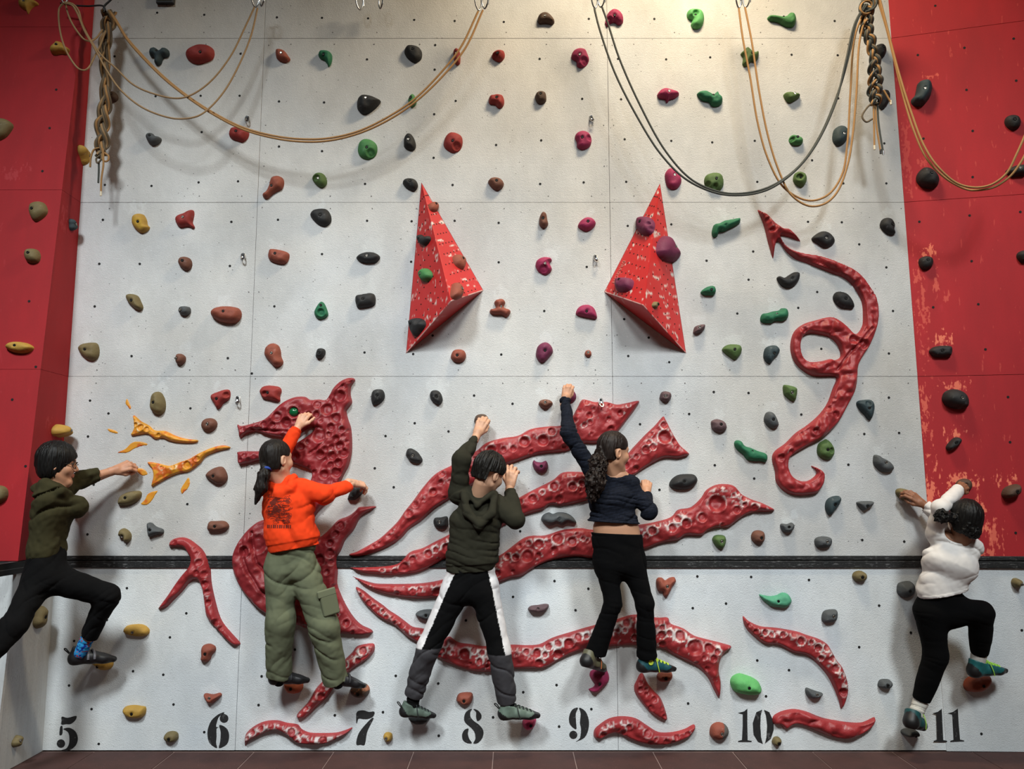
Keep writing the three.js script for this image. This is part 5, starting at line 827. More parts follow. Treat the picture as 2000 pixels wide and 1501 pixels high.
function makePerson(label, S) {
  const o = thing('person', label, 'person', S.base, 'climbers on the wall'), loc = (g) => { g.translate(-S.base.x, -S.base.y, -S.base.z); return g; };
  const skin = lin(S.skin), lips = skin.map((v, i) => v * [0.82, 0.52, 0.52][i]), brow = lin(S.hairColor);
  const geos = [];
  // trunk and limbs, inside the clothes
  const bb = S.bodyBones; let [lo, hi] = bounds(bb, 0.02); geos.push(surfaceNets(field(bb, 0.03), lo, hi, 0.012, () => skin));
  // head and neck
  const up0 = S.up.clone().normalize(), fz = S.fwd.clone().normalize(), hx = up0.clone().cross(fz).normalize(), hy = fz.clone().cross(hx).normalize(), HM = basis(hx, hy, fz).setPosition(S.head), HI = HM.clone().invert(), k = S.headScale || 1, e = HI.elements;
  const toHead = (x, y, z) => [(e[0] * x + e[4] * y + e[8] * z + e[12]) / k, (e[1] * x + e[5] * y + e[9] * z + e[13]) / k, (e[2] * x + e[6] * y + e[10] * z + e[14]) / k];
  const hp = (x, y, z) => V(x * k, y * k, z * k).applyMatrix4(HM);
  const neck = [bone(hp(0, -0.06, -0.03), S.neckBase, 0.052 * k, 0.06 * k)];
  const hf = (x, y, z) => { const q = toHead(x, y, z); let d = headField(q[0], q[1], q[2]) * k; for (const b of neck) d = smin(d, boneD(b, x, y, z), 0.025); return d; };
  lo = S.head.clone().subScalar(0.16); hi = S.head.clone().addScalar(0.16); lo.min(S.neckBase.clone().subScalar(0.07)); hi.max(S.neckBase.clone().addScalar(0.07));
  geos.push(surfaceNets(hf, lo, hi, 0.0045, (x, y, z) => { const q = toHead(x, y, z), ax = Math.abs(q[0]); if (q[2] > 0.07 && Math.abs(q[1] + 0.056) < 0.012 && ax < 0.022) return lips; if (q[2] > 0.06 && Math.abs(q[1] - 0.037) < 0.006 && ax > 0.012 && ax < 0.05) return brow; if (q[2] > 0.07 && Math.hypot(ax - 0.031, q[1] - 0.012) < 0.008) return lin(0x1a120e); if (q[2] > 0.06 && Math.abs(q[1] - 0.019) < 0.003 && Math.abs(ax - 0.031) < 0.016) return lin(0x2a1c18); const m = 0.94 + 0.12 * noise(q[0] * 40, q[1] * 40, q[2] * 40); return skin.map((v) => v * m); }));
  // hands
  for (const h of S.hands) {
    const f = h.dir.clone().normalize(), n0 = h.back.clone(), n = n0.addScaledVector(f, -n0.dot(f)).normalize(), s = f.clone().cross(n).normalize().multiplyScalar(h.thumb), hb = handBones(h.curl, h.spread ?? 0.07, h.thumbIn ?? 0.6, h.fore ?? 0.045), [a, b] = bounds(hb, 0.006);
    const g = surfaceNets(field(hb, 0.008), a, b, 0.0034, (x, y, z) => { const m = 0.9 + 0.2 * noise(x * 60, y * 60, z * 60) - (z > 0.008 && y > 0.075 && y < 0.1 ? 0.0 : 0.0); return [skin[0] * m, skin[1] * m * 0.97, skin[2] * m * 0.96]; }, 0.006);
    const M4 = basis(s, f, n).scale(V(1, 1, 1).multiplyScalar(h.scale ?? 1)).setPosition(h.wrist); if (M4.determinant() < 0) { const ix = g.index.array; for (let i = 0; i < ix.length; i += 3) { const t = ix[i]; ix[i] = ix[i + 1]; ix[i + 1] = t; } }
    g.applyMatrix4(M4); geos.push(g);
  }
  const bodyGeo = loc(mergeGeometries(geos));
  part('body', bodyGeo, M.skin, o);
  const P = { o, loc, hp, toHead, k, HM };
  // hair
  const hairF = S.hair(P);
  const hg = loc(surfaceNets(hairF.f, hairF.lo, hairF.hi, hairF.cell || 0.006, (x, y, z) => { const m = 0.7 + 0.7 * noise(x * 90, y * 25, z * 90); return brow.map((v) => v * m); }, 0.02));
  const hm = part('hair', hg, M.hair, o); P.hair = hm;
  // clothes
  for (const c of S.clothes) {
    const fold = c.fold, base = field(c.bones, c.k ?? 0.04); const f = (x, y, z) => { let d = base(x, y, z); if (fold && d < 0.05 && d > -0.05) d -= fold(x, y, z); if (c.clip) for (const [p, n] of c.clip) d = Math.max(d, (x - p.x) * n.x + (y - p.y) * n.y + (z - p.z) * n.z); if (c.cut) d = c.cut(d, x, y, z); return d; };
    const [a, b] = bounds(c.bones, 0.03), cc = typeof c.color === 'function' ? c.color : (() => { const q = lin(c.color); return (x, y, z) => { const m = 0.88 + 0.24 * fbm(x * 35, y * 35, z * 35, 2); return q.map((v) => v * m); }; })();
    const m = part(c.name, loc(surfaceNets(f, a, b, c.cell ?? 0.0085, cc, 0.02)), c.mat || M.cloth, o); if (c.label) m.userData.label = c.label; P[c.name] = m; if (c.after) c.after(m, P);
  }
  if (S.extra) S.extra(P);
  return P;
}
// wrinkles: ridges running along a direction, sharper in places
function wrinkles(dir, amp, freq, seed) {
  const d = dir.clone().normalize(); return (x, y, z) => { const t = (x * d.x + y * d.y + z * d.z) * freq, w = fbm(x * 5 + seed, y * 5, z * 5, 2) * 2.6, s = Math.abs(noise(t + w, x * 2.5 + seed, z * 3 + y * 1.5) - 0.5) * 2, v = 1 - Math.min(1, s * 2.1); const m = sstep(0.25, 0.6, noise(x * 5 + seed, y * 5, z * 5 + 3)); return amp * (0.3 * (s - 0.5) - m * v * v + 0.25 * (noise(x * 45 + w, y * 30 + t, z * 45) - 0.5)); };
}
// hair cap in the head frame: an enlarged skull cut along the hairline
function capHair(P, o) {
  return (x, y, z) => {
    const [X, Y, Z] = P.toHead(x, y, z); let d = ell(X, Y, Z, 0, o.cy ?? 0.042, o.cz ?? -0.016, o.rx ?? 0.087, o.ry ?? 0.1, o.rz ?? 0.106);
    d = smin(d, ell(X, Y, Z, 0, -0.022, -0.036, (o.rx ?? 0.087) * 0.93, 0.085, (o.rz ?? 0.106) * (o.nape ?? 0.66)), 0.03);
    const th = Math.atan2(X, Z + 0.01), st = (noise(th * (o.sf ?? 16), Y * 14 + 5, 0.5) - 0.5) * (o.sa ?? 0.006) + (noise(X * 130, Y * 40, Z * 130) - 0.5) * 0.003; d -= st;
    const lx = Math.abs(X);
    const fl = (o.fringe ?? 0.085) + (o.fn ?? 0.008) * (noise(X * 60, 3.3, 0.5) - 0.5);
    const face = (Y - fl) * -0.57 + (Z - 0.085) * 0.82; const f2 = (o.front ?? 0.0) + face; d = Math.max(d, f2 * 0.9);
    d = Math.max(d, ((o.bottom ?? -0.055) + (noise(th * 9, 1.5, 0.5) - 0.5) * (o.bn ?? 0.02) - Y) * 0.9);
    if (o.side) d = Math.max(d, o.side(X, Y, Z));
    return d * P.k;
  };
}
// climbing shoe: heel and toe points, up vector; returns shoe part with sole colour below and laces
function shoe(P, heel, toe, up, o) {
  const f = toe.clone().sub(heel), L = f.length(); f.normalize(); const u = up.clone().addScaledVector(f, -up.dot(f)).normalize(), s = f.clone().cross(u), k = L / 0.235;
  const w = V(0, 0, 1), Bn = [bone(V(0.032, 0.036, 0), V(0.11, 0.042, 0), 0.034, 0.034), bone(V(0.11, 0.042, 0), V(0.17, 0.03, 0), 0.035, 0.03, { w, k: 1.25 }), bone(V(0.17, 0.03, 0), V(0.214, 0.022, 0), 0.029, 0.019, { w, k: 1.2 }), bone(V(0.036, 0.04, 0), V(0.05, 0.088, 0), 0.034, 0.037), bone(V(0.06, 0.07, 0), V(0.12, 0.05, 0), 0.03, 0.028)];
  const base = field(Bn, 0.018), fn = (x, y, z) => Math.max(base(x, y, z), 0.006 - y, (y - 0.088) * 0.9 + (x - 0.05) * 0.3);
  const A = lin(o.upper), Bc = lin(o.sole ?? 0x151516), g = surfaceNets(fn, V(-0.02, -0.01, -0.06), V(0.26, 0.12, 0.06), 0.0048, (x, y, z) => { const edge = 0.024 + (x > 0.16 ? (x - 0.16) * 0.5 : 0) + (x < 0.05 ? (0.05 - x) * (o.heelRise ?? 0.7) : 0); const m = 0.85 + 0.3 * noise(x * 80, y * 80, z * 80); return (y < edge ? Bc : A).map((v) => v * m); }, 0.006);
  const M4 = basis(f.clone().multiplyScalar(k), u.clone().multiplyScalar(k), s.clone().multiplyScalar(k)).setPosition(heel); g.applyMatrix4(M4); const m = part('shoe', P.loc(g), M.shoe, P.o);
  const put = (list, r) => P.loc(tube(list.map((q) => q.clone().applyMatrix4(M4)), r, 24, 6));
  if (o.lace) { const gs = []; for (let i = 0; i < 5; i++) { const x = 0.085 + i * 0.021, y = 0.083 - i * 0.0085; gs.push(put([V(x, y - 0.012, -0.026), V(x + 0.006, y + 0.001, -0.01), V(x + 0.01, y + 0.001, 0.01), V(x + 0.004, y - 0.012, 0.026)], 0.0026 * k), put([V(x, y - 0.012, 0.026), V(x + 0.008, y + 0.003, 0), V(x + 0.016, y - 0.016, -0.026)], 0.0022 * k)); } gs.push(put([V(0.075, 0.084, 0), V(0.09, 0.09, 0.03), V(0.1, 0.05, 0.05), V(0.11, 0.018, 0.05)], 0.0024 * k)); part('laces', mergeGeometries(gs), std({ color: o.lace, roughness: 0.8 }), m); }
  if (o.strap) for (const x of [0.085, 0.115]) { const l = []; for (let i = 0; i <= 10; i++) { const a = (i / 10 - 0.5) * Math.PI * 1.1; l.push(V(x + 0.008 * Math.sin(a), 0.045 + Math.cos(a) * (x > 0.1 ? 0.03 : 0.036), Math.sin(a) * 0.041)); } const g2 = new THREE.TubeGeometry(new THREE.CatmullRomCurve3(l), 20, 0.007, 6); g2.applyMatrix4(M4); part('strap', P.loc(g2), std({ color: o.strap, roughness: 0.7 }), m); }
  if (o.loop) part('pull_loop', put([V(0.004, 0.07, 0.008), V(-0.016, 0.094, 0.006), V(-0.022, 0.088, -0.006), V(0.002, 0.062, -0.008)], 0.003 * k), std({ color: o.loop, roughness: 0.8 }), m);
  if (o.dial) { const d = new THREE.CylinderGeometry(0.014, 0.014, 0.008, 16).rotateX(Math.PI / 2).translate(0.062, 0.068, 0.037); d.applyMatrix4(M4); part('badge', P.loc(d), std({ color: o.dial, roughness: 0.6 }), m); }
  return m;
}
function sock(P, a, b, r, color, pattern) {
  const Bn = [bone(a, b, r, r * 0.95, { clip: [[a, a.clone().sub(b).normalize()]] })], w = wrinkles(b.clone().sub(a), 0.004, 70, 4), base = field(Bn, 0.01), [lo, hi] = bounds(Bn, 0.01), c = lin(color);
  return part('sock', P.loc(surfaceNets((x, y, z) => base(x, y, z) - w(x, y, z), lo, hi, 0.005, pattern || ((x, y, z) => { const m = 0.88 + 0.2 * noise(x * 80, y * 80, z * 80); return c.map((v) => v * m); }), 0.008)), M.cloth, P.o);
}
const dirTo = (a, b) => b.clone().sub(a).normalize();
const lerpV = (a, b, t) => a.clone().lerp(b, t);
const X1 = V(1, 0, 0), Y1 = V(0, 1, 0), Z1 = V(0, 0, 1);

// ---------------------------------------------------------------- the five climbers
function bodyBones(j, w, o = {}) {
  const B = [], hipM = lerpV(j.hipL, j.hipR, 0.5), g = o.girth ?? 1;
  B.push(bone(hipM, j.waist, 0.085 * g, 0.078 * g, { w, k: 1.55 }), bone(j.waist, j.chest, 0.078 * g, 0.088 * g, { w, k: 1.5 }), bone(j.chest, j.neckBase, 0.085 * g, 0.05, { w, k: 1.3 }));
  for (const s of ['L', 'R']) B.push(bone(lerpV(j.neckBase, j['sh' + s], 0.4), j['sh' + s], 0.045, 0.044), bone(j['sh' + s], j['el' + s], 0.04, 0.034), bone(j['el' + s], j['wr' + s], 0.034, 0.024), bone(j['hip' + s], j['kn' + s], 0.066, 0.045), bone(j['kn' + s], j['an' + s], 0.044, 0.032, { mid: 0.004 }));
  return B;
}
// a sleeved top: trunk, shoulders, sleeves ending flat at the cuffs
function topBones(j, w, o) {
  const B = [], hem = o.hem ?? lerpV(j.hipL, j.hipR, 0.5);
  B.push(bone(hem, j.waist, o.rHem, o.rWaist, { w, k: o.k ?? 1.5 }), bone(j.waist, j.chest, o.rWaist, o.rChest, { w, k: o.k ?? 1.5 }), bone(j.chest, lerpV(j.chest, j.neckBase, 0.75), o.rChest, 0.075, { w, k: o.k2 ?? 1.45 }));
  for (const s of ['L', 'R']) {
    const cut = o['cuff' + s] ?? lerpV(j['el' + s], j['wr' + s], o.cuffAt ?? 0.95), n = dirTo(j['el' + s], j['wr' + s]);
    B.push(bone(lerpV(j.neckBase, j['sh' + s], 0.35), j['sh' + s], 0.06, o.rSh ?? 0.066), bone(j['sh' + s], j['el' + s], o.rSh ?? 0.066, o.rEl ?? 0.055), bone(j['el' + s], j['wr' + s], o.rEl ?? 0.055, o.rCuff ?? 0.04, { clip: [[cut, n]] }));
  }
  return B;
}
function legBones(j, w, o) {
  const B = [], hipM = lerpV(j.hipL, j.hipR, 0.5); B.push(bone(hipM, lerpV(hipM, j.waist, o.rise ?? 0.6), o.rHip, o.rWaist ?? o.rHip * 0.9, { w, k: o.k ?? 1.5 }));
  for (const s of ['L', 'R']) { const n = dirTo(j['kn' + s], j['an' + s]), c = o['hem' + s] ?? lerpV(j['kn' + s], j['an' + s], o.hemAt ?? 0.97); B.push(bone(j['hip' + s], j['kn' + s], o.rThigh, o.rKnee), bone(j['kn' + s], j['an' + s].clone().addScaledVector(n, 0.03), o.rKnee, o.rAnkle, { clip: [[c, n]], mid: o.calf ?? 0 })); }
  return B;
}
const sumF = (...fs) => (x, y, z) => { let s = 0; for (const f of fs) s += f(x, y, z); return s; };
const nearBand = (p, n, w, f) => (x, y, z) => { const d = (x - p.x) * n.x + (y - p.y) * n.y + (z - p.z) * n.z; return f * (1 - sstep(w * 0.8, w, Math.abs(d))); };
function hairBounds(P, extra = [], pad = 0.14) { const c = P.hp(0, 0.02, -0.01), lo = c.clone().subScalar(pad), hi = c.clone().addScalar(pad); for (const b of extra) { const [a, d] = bounds([b], 0.03); lo.min(a); hi.max(d); } return [lo, hi]; }
function withTail(P, cap, tail, amp, fx, fy, k = 0.02) { const tf = field(tail, 0.02); return (x, y, z) => { let t = tf(x, y, z); if (t < 0.05) t -= amp * (fbm(x * fx, y * fy, z * fx, 3) - 0.44) * 2; return smin(cap(x, y, z), t, k); }; }

function buildPeople() {
  const cloth = dataTex(256, 256, (x, y, c) => { const v = 128 + 50 * Math.sin(x * 0.8) * Math.sin(y * 0.8) + 60 * (hash(x, y, 1) - 0.5); c[0] = c[1] = c[2] = v; }, false);
  M.cloth = new THREE.MeshPhysicalMaterial({ vertexColors: true, roughness: 0.95, specularIntensity: 0.25, bumpMap: cloth, bumpScale: 0.0006 }); M.skin = new THREE.MeshPhysicalMaterial({ vertexColors: true, roughness: 0.55 }); M.hair = new THREE.MeshPhysicalMaterial({ vertexColors: true, roughness: 0.55, specularIntensity: 0.5 }); M.shoe = std({ vertexColors: true, roughness: 0.5 });

  // ---- person in the dark green hoodie, black and white track pants
  {
    const j = { neckBase: at(936, 968, 0.3), chest: at(929, 1020, 0.3), waist: at(922, 1088, 0.29), hipL: at(893, 1150, 0.26), hipR: at(944, 1150, 0.26), shL: at(896, 962, 0.28), elL: at(902, 897, 0.33), wrL: at(931, 851, 0.14), shR: at(967, 985, 0.28), elR: at(1007, 1014, 0.35), wrR: at(995, 953, 0.2), knL: at(836, 1265, 0.25), anL: at(806, 1362, 0.15), knR: at(975, 1268, 0.25), anR: at(991, 1374, 0.15) };
    const w = X1.clone(), hemP = at(918, 1116, 0.29), hemN = V(0.06, -1, 0).normalize(), G = 0x2c2b22;
    const cufL = lerpV(j.elL, j.wrL, 0.96), cufR = lerpV(j.elR, j.wrR, 0.93);
    const tb = topBones(j, w, { hem: at(919, 1112, 0.28), rHem: 0.112, rWaist: 0.112, rChest: 0.112, k: 1.46, rSh: 0.07, rEl: 0.06, rCuff: 0.041, cuffL: cufL, cuffR: cufR });
    const hood = [bone(at(906, 962, 0.36), at(912, 1000, 0.415), 0.026, 0.03), bone(at(912, 1000, 0.415), at(936, 1024, 0.44), 0.03, 0.032), bone(at(936, 1024, 0.44), at(960, 1002, 0.42), 0.032, 0.028), bone(at(960, 1002, 0.42), at(968, 962, 0.35), 0.028, 0.022), bone(at(914, 962, 0.37), at(932, 985, 0.4), 0.02, 0.024), bone(at(932, 985, 0.4), at(962, 962, 0.37), 0.024, 0.018)];
    const gy1 = at(830, 1264, 0.25).y, gy2 = at(975, 1276, 0.25).y, midX = at(915, 1200, 0.25).x, black = lin(0x0b0b0c), grey = lin(0x454447), white = lin(0xe6e4e4);
    const P = makePerson('person in dark green hoodie and black track pants with white stripes', {
      base: at(905, 1395, 0.15), skin: 0xc79a7d, hairColor: 0x14120f, bodyBones: bodyBones(j, w, { girth: 0.8 }), head: at(954, 927, 0.325), fwd: V(0.62, -0.3, -0.72), up: V(0.0, 1, 0.25), headScale: 0.98, neckBase: j.neckBase,
      hands: [{ wrist: at(932, 847, 0.135), dir: at(946, 815, 0.1).sub(at(932, 847, 0.135)), back: V(0.05, 0.25, 1), thumb: 1, curl: GRIP, thumbIn: 0.5, scale: 1.02 }, { wrist: at(996, 949, 0.185), dir: at(1000, 922, 0.16).sub(at(996, 949, 0.185)), back: V(-0.2, 0.1, 1), thumb: -1, curl: [[0.15, 0.7, 0.4], [0.25, 0.8, 0.5], [0.35, 0.9, 0.5], [0.4, 0.9, 0.5]], spread: 0.14, thumbIn: -0.2 }],
      hair: (P) => { const [lo, hi] = hairBounds(P); return { f: capHair(P, { rx: 0.094, ry: 0.106, rz: 0.117, cy: 0.05, fringe: 0.07, bottom: -0.05, nape: 0.6, bn: 0.02, sa: 0.018, sf: 22, side: (X, Y, Z) => Math.abs(X) > 0.045 && Y < 0.022 - 0.25 * Math.max(0, -Z - 0.03) && Z > -0.075 ? 0.01 : -1 }), lo, hi, cell: 0.0055 }; },
      clothes: [
        { name: 'hoodie', bones: [...tb, ...hood], k: 0.018, color: G, cell: 0.0075, clip: [[hemP, hemN]], fold: sumF(wrinkles(V(0.75, 0.65, 0.1), 0.014, 9, 2), wrinkles(V(0.3, 1, 0.2), 0.006, 22, 7), nearBand(cufL, dirTo(j.elL, j.wrL), 0.05, -0.004), nearBand(cufR, dirTo(j.elR, j.wrR), 0.045, -0.004), nearBand(hemP, hemN, 0.05, -0.007)) },
        { name: 'track_pants', bones: legBones(j, w, { rHip: 0.105, rWaist: 0.1, rThigh: 0.098, rKnee: 0.068, rAnkle: 0.052, hemAt: 0.95, k: 1.5, calf: 0.012 }), cell: 0.0075, fold: sumF(wrinkles(V(0.5, 0.9, 0), 0.007, 14, 5), wrinkles(V(-0.6, 0.8, 0), 0.006, 16, 8)), color: (x, y, z, nz, nx) => { const left = x < midX, low = y < (left ? gy1 : gy2), A = left ? j.hipL : j.hipR, K = left ? j.knL : j.knR, tt = clamp((A.y - y) / (A.y - K.y), -0.3, 1.2), ax = mix(A.x, K.x, tt), s = (left ? ax - x : x - ax) / mix(0.094, 0.068, clamp(tt)); const m = 0.9 + 0.2 * noise(x * 60, y * 60, z * 60); return (low ? grey : s > 0.62 - 0.12 * tt && nz > -0.6 ? white : black).map((v) => v * m); } },
      ],
      extra: (P) => {
        sock(P, lerpV(j.knL, j.anL, 0.9), at(806, 1374, 0.15), 0.044, 0x121212); sock(P, lerpV(j.knR, j.anR, 0.9), at(992, 1386, 0.15), 0.044, 0x121212);
        shoe(P, at(779, 1400, 0.17), at(852, 1403, 0.1), V(0.05, 1, 0.1), { upper: 0x5b6b60, lace: 0x22282a, loop: 0x161616, heelRise: 1.1 });
        shoe(P, at(973, 1407, 0.17), at(1056, 1403, 0.11), V(0, 1, 0.1), { upper: 0x66776b, lace: 0x1d2424, loop: 0x161616, heelRise: 0.6 });
      } });
  }
  // ---- person in the navy cropped top and black flared trousers
  {
    const j = { neckBase: at(1199, 930, 0.29), chest: at(1195, 975, 0.29), waist: at(1203, 1038, 0.27), hipL: at(1186, 1098, 0.25), hipR: at(1234, 1098, 0.25), shL: at(1160, 925, 0.28), elL: at(1110, 845, 0.29), wrL: at(1104, 783, 0.12), shR: at(1230, 943, 0.28), elR: at(1268, 999, 0.32), wrR: at(1262, 962, 0.17), knL: at(1197, 1178, 0.26), anL: at(1163, 1276, 0.18), knR: at(1259, 1178, 0.26), anR: at(1264, 1284, 0.17) };
    const w = V(1, 0.03, 0).normalize(), hemP = at(1195, 1020, 0.29), hemN = V(-0.06, -1, 0).normalize(), cufL = at(1104, 780, 0.115), cufR = lerpV(j.elR, j.wrR, 0.9);
    const navy = lin(0x13161e), navy2 = lin(0x1b1f2a);
    const tb = topBones(j, w, { hem: at(1198, 1016, 0.28), rHem: 0.098, rWaist: 0.09, rChest: 0.1, k: 1.5, k2: 1.4, rSh: 0.056, rEl: 0.05, rCuff: 0.037, cuffL: cufL, cuffR: cufR });
    const bb = bodyBones(j, w, { girth: 0.82 }); bb.push(bone(lerpV(j.chest, j.neckBase, 0.7), j.neckBase, 0.062, 0.06, { w, k: 1.35 }), bone(at(1203, 1030, 0.27), at(1206, 1052, 0.265), 0.093, 0.095, { w, k: 1.55 }));
    const neckC = at(1205, 925, 0.36);
    makePerson('person with curly ponytail in navy cropped top and black flared trousers', {
      base: at(1205, 1300, 0.15), skin: 0xc08f70, hairColor: 0x1d1410, bodyBones: bb, head: at(1199, 884, 0.33), fwd: V(0.9, -0.12, -0.4), up: V(-0.1, 1, 0.14), headScale: 0.97, neckBase: j.neckBase,
      hands: [{ wrist: at(1104, 779, 0.115), dir: at(1111, 752, 0.1).sub(at(1104, 779, 0.115)), back: V(0, 0.2, 1), thumb: 1, curl: [0.85, 1.25, 0.7], thumbIn: 0.7, scale: 0.92 }, { wrist: at(1263, 960, 0.165), dir: V(0.12, 0.8, -0.6), back: V(0.1, 0.6, 0.8), thumb: -1, curl: FIST, thumbIn: 0.8, scale: 0.92 }],
      hair: (P) => {
        const tail = [bone(P.hp(0, -0.02, -0.1), at(1168, 905, 0.4), 0.034, 0.05), bone(at(1168, 905, 0.4), at(1163, 940, 0.41), 0.052, 0.06), bone(at(1163, 940, 0.41), at(1157, 970, 0.4), 0.058, 0.032)];
        const [lo, hi] = hairBounds(P, tail); const cap = capHair(P, { rx: 0.086, ry: 0.101, rz: 0.108, fringe: 0.085, bottom: -0.05, sa: 0.008, side: (X, Y, Z) => Math.abs(X) > 0.066 && Y < 0.03 && Z > -0.04 ? 0.01 : -1 }); return { f: withTail(P, cap, tail, 0.028, 60, 48), lo, hi, cell: 0.006 };
      },
      clothes: [
        { name: 'cropped_top', bones: tb, k: 0.03, cell: 0.0075, clip: [[hemP, hemN]], cut: (d, x, y, z) => Math.max(d, 0.05 - Math.hypot((x - neckC.x) * 0.62, (y - neckC.y - 0.03) * 0.95, (z - neckC.z) * 0.6)), fold: sumF(wrinkles(V(0.15, 1, 0), 0.007, 34, 3), wrinkles(V(0.6, -0.7, 0.2), 0.009, 16, 6), nearBand(cufL, dirTo(j.elL, j.wrL), 0.03, 0.002), nearBand(hemP, hemN, 0.012, 0.008)), color: (x, y, z) => { const m = 0.9 + 0.2 * noise(x * 60, y * 60, z * 60), s = Math.sin((y + 0.15 * x) * 520) > 0.2 ? 1 : 0; return (s ? navy2 : navy).map((v) => v * m); } },
        { name: 'flared_trousers', bones: legBones(j, w, { rHip: 0.108, rWaist: 0.108, rise: 1.15, rThigh: 0.084, rKnee: 0.053, rAnkle: 0.068, hemAt: 0.98, k: 1.5 }), cell: 0.0075, color: 0x070708, clip: [[at(1204, 1041, 0.27), V(0.04, 1, 0).normalize()]], fold: sumF(wrinkles(V(0.2, 1, 0), 0.004, 26, 9), wrinkles(V(0.9, 0.2, 0), 0.004, 22, 12)) },
      ],
      extra: (P) => {
        sock(P, at(1160, 1262, 0.18), at(1158, 1288, 0.19), 0.036, 0x1a1a1a); sock(P, at(1264, 1270, 0.17), at(1263, 1294, 0.17), 0.036, 0x1a1a1a);
        shoe(P, at(1137, 1303, 0.27), at(1180, 1315, 0.06), V(0, 1, 0.1), { upper: 0x5d5a44, lace: 0xc46a38, heelRise: 1.2 });
        shoe(P, at(1244, 1314, 0.18), at(1321, 1312, 0.11), V(0, 1, 0.1), { upper: 0x134a52, lace: 0xb9d63a, dial: 0xc8dd45, heelRise: 0.9 });
      } });
  }
  // ---- person in the orange hoodie
  {
    const j = { neckBase: at(548, 938, 0.32), chest: at(562, 985, 0.32), waist: at(570, 1045, 0.31), hipL: at(547, 1108, 0.28), hipR: at(592, 1108, 0.28), shL: at(532, 952, 0.3), elL: at(546, 900, 0.2), wrL: at(582, 833, 0.14), shR: at(594, 955, 0.31), elR: at(636, 966, 0.36), wrR: at(688, 944, 0.2), knL: at(547, 1212, 0.28), anL: at(544, 1322, 0.17), knR: at(632, 1222, 0.28), anR: at(657, 1330, 0.17) };
    const w = V(1, -0.08, 0).normalize(), hemP = at(572, 1072, 0.31), hemN = V(0.18, -1, 0).normalize(), cufL = lerpV(j.elL, j.wrL, 0.97), cufR = lerpV(j.elR, j.wrR, 0.97), OR = lin(0xe8431c);
    const tb = topBones(j, w, { hem: at(572, 1066, 0.3), rHem: 0.118, rWaist: 0.115, rChest: 0.112, k: 1.42, rSh: 0.068, rEl: 0.06, rCuff: 0.042, cuffL: cufL, cuffR: cufR });
    const hood = [bone(at(532, 950, 0.37), at(545, 962, 0.41), 0.024, 0.03), bone(at(545, 962, 0.41), at(566, 950, 0.4), 0.03, 0.03), bone(at(566, 950, 0.4), at(574, 930, 0.35), 0.03, 0.024)];
    makePerson('person with dark ponytail in bright orange hoodie and olive cargo trousers', {
      base: at(590, 1345, 0.15), skin: 0xd0a184, hairColor: 0x17120f, bodyBones: bodyBones(j, w, { girth: 0.8 }), head: at(541, 899, 0.35), fwd: V(0.6, 0.02, -0.8), up: V(-0.04, 1, 0.02), headScale: 0.97, neckBase: j.neckBase,
      hands: [{ wrist: at(583, 832, 0.135), dir: at(596, 808, 0.1).sub(at(583, 832, 0.135)), back: V(0, 0.25, 1), thumb: 1, curl: [[0.5, 1.0, 0.5], [0.7, 1.2, 0.6], [0.8, 1.2, 0.6], [0.8, 1.2, 0.6]], thumbIn: -0.55, scale: 0.93 }, { wrist: at(690, 943, 0.185), dir: at(712, 946, 0.11).sub(at(690, 943, 0.185)), back: V(0.25, 1, 0.55), thumb: -1, curl: [0.55, 0.7, 0.4], thumbIn: 0.3, scale: 0.95 }],
      hair: (P) => {
        const tail = [bone(P.hp(0, -0.035, -0.1), at(516, 928, 0.44), 0.02, 0.034), bone(at(516, 928, 0.44), at(510, 952, 0.45), 0.036, 0.036), bone(at(510, 952, 0.45), at(499, 982, 0.44), 0.034, 0.009)];
        const [lo, hi] = hairBounds(P, tail); const cap = capHair(P, { rx: 0.086, ry: 0.098, rz: 0.106, fringe: 0.09, bottom: -0.06, sa: 0.004, sf: 26, side: (X, Y, Z) => Math.abs(X) > 0.066 && Y < 0.03 && Z > -0.035 ? 0.01 : -1 }); return { f: withTail(P, cap, tail, 0.012, 90, 14, 0.015), lo, hi, cell: 0.0055 };
      },
      clothes: [
        { name: 'hoodie', bones: [...tb, ...hood], k: 0.03, cell: 0.0075, clip: [[hemP, hemN]], color: (x, y, z) => { const m = 0.93 + 0.14 * noise(x * 60, y * 60, z * 60); return OR.map((v) => v * m); }, fold: sumF(wrinkles(V(0.5, 0.85, 0.1), 0.014, 10, 4), wrinkles(V(-0.5, 0.8, 0.2), 0.007, 18, 9), nearBand(cufL, dirTo(j.elL, j.wrL), 0.035, -0.004), nearBand(cufR, dirTo(j.elR, j.wrR), 0.03, -0.004), nearBand(hemP, hemN, 0.05, -0.005)), label: 'bright orange hoodie with a brown print on the back',
          after: (m, P) => {
            const cv = document.createElement('canvas'); cv.width = 384; cv.height = 512; const g = cv.getContext('2d'); g.clearRect(0, 0, 384, 512); g.strokeStyle = g.fillStyle = 'rgba(70,18,6,0.9)';
            const rr = (() => { let s = 7; return () => { s = (s * 16807) % 2147483647; return s / 2147483647; }; })();
            g.fillStyle = 'rgba(96,26,10,0.75)'; for (let i = 0; i < 26; i++) { const x = 60 + rr() * 150, y = 60 + rr() * 210; g.beginPath(); g.ellipse(x, y, 8 + rr() * 30, 6 + rr() * 20, rr() * 3, 0, 7); g.fill(); }
            g.lineWidth = 4; for (let i = 0; i < 60; i++) { const x = 40 + rr() * 310, y = 40 + rr() * 380, q = 8 + rr() * 26; g.beginPath(); g.arc(x, y, q, rr() * 6, rr() * 6 + 3.5); g.stroke(); g.beginPath(); g.arc(x, y, q * 0.45, 0, 5); g.stroke(); }
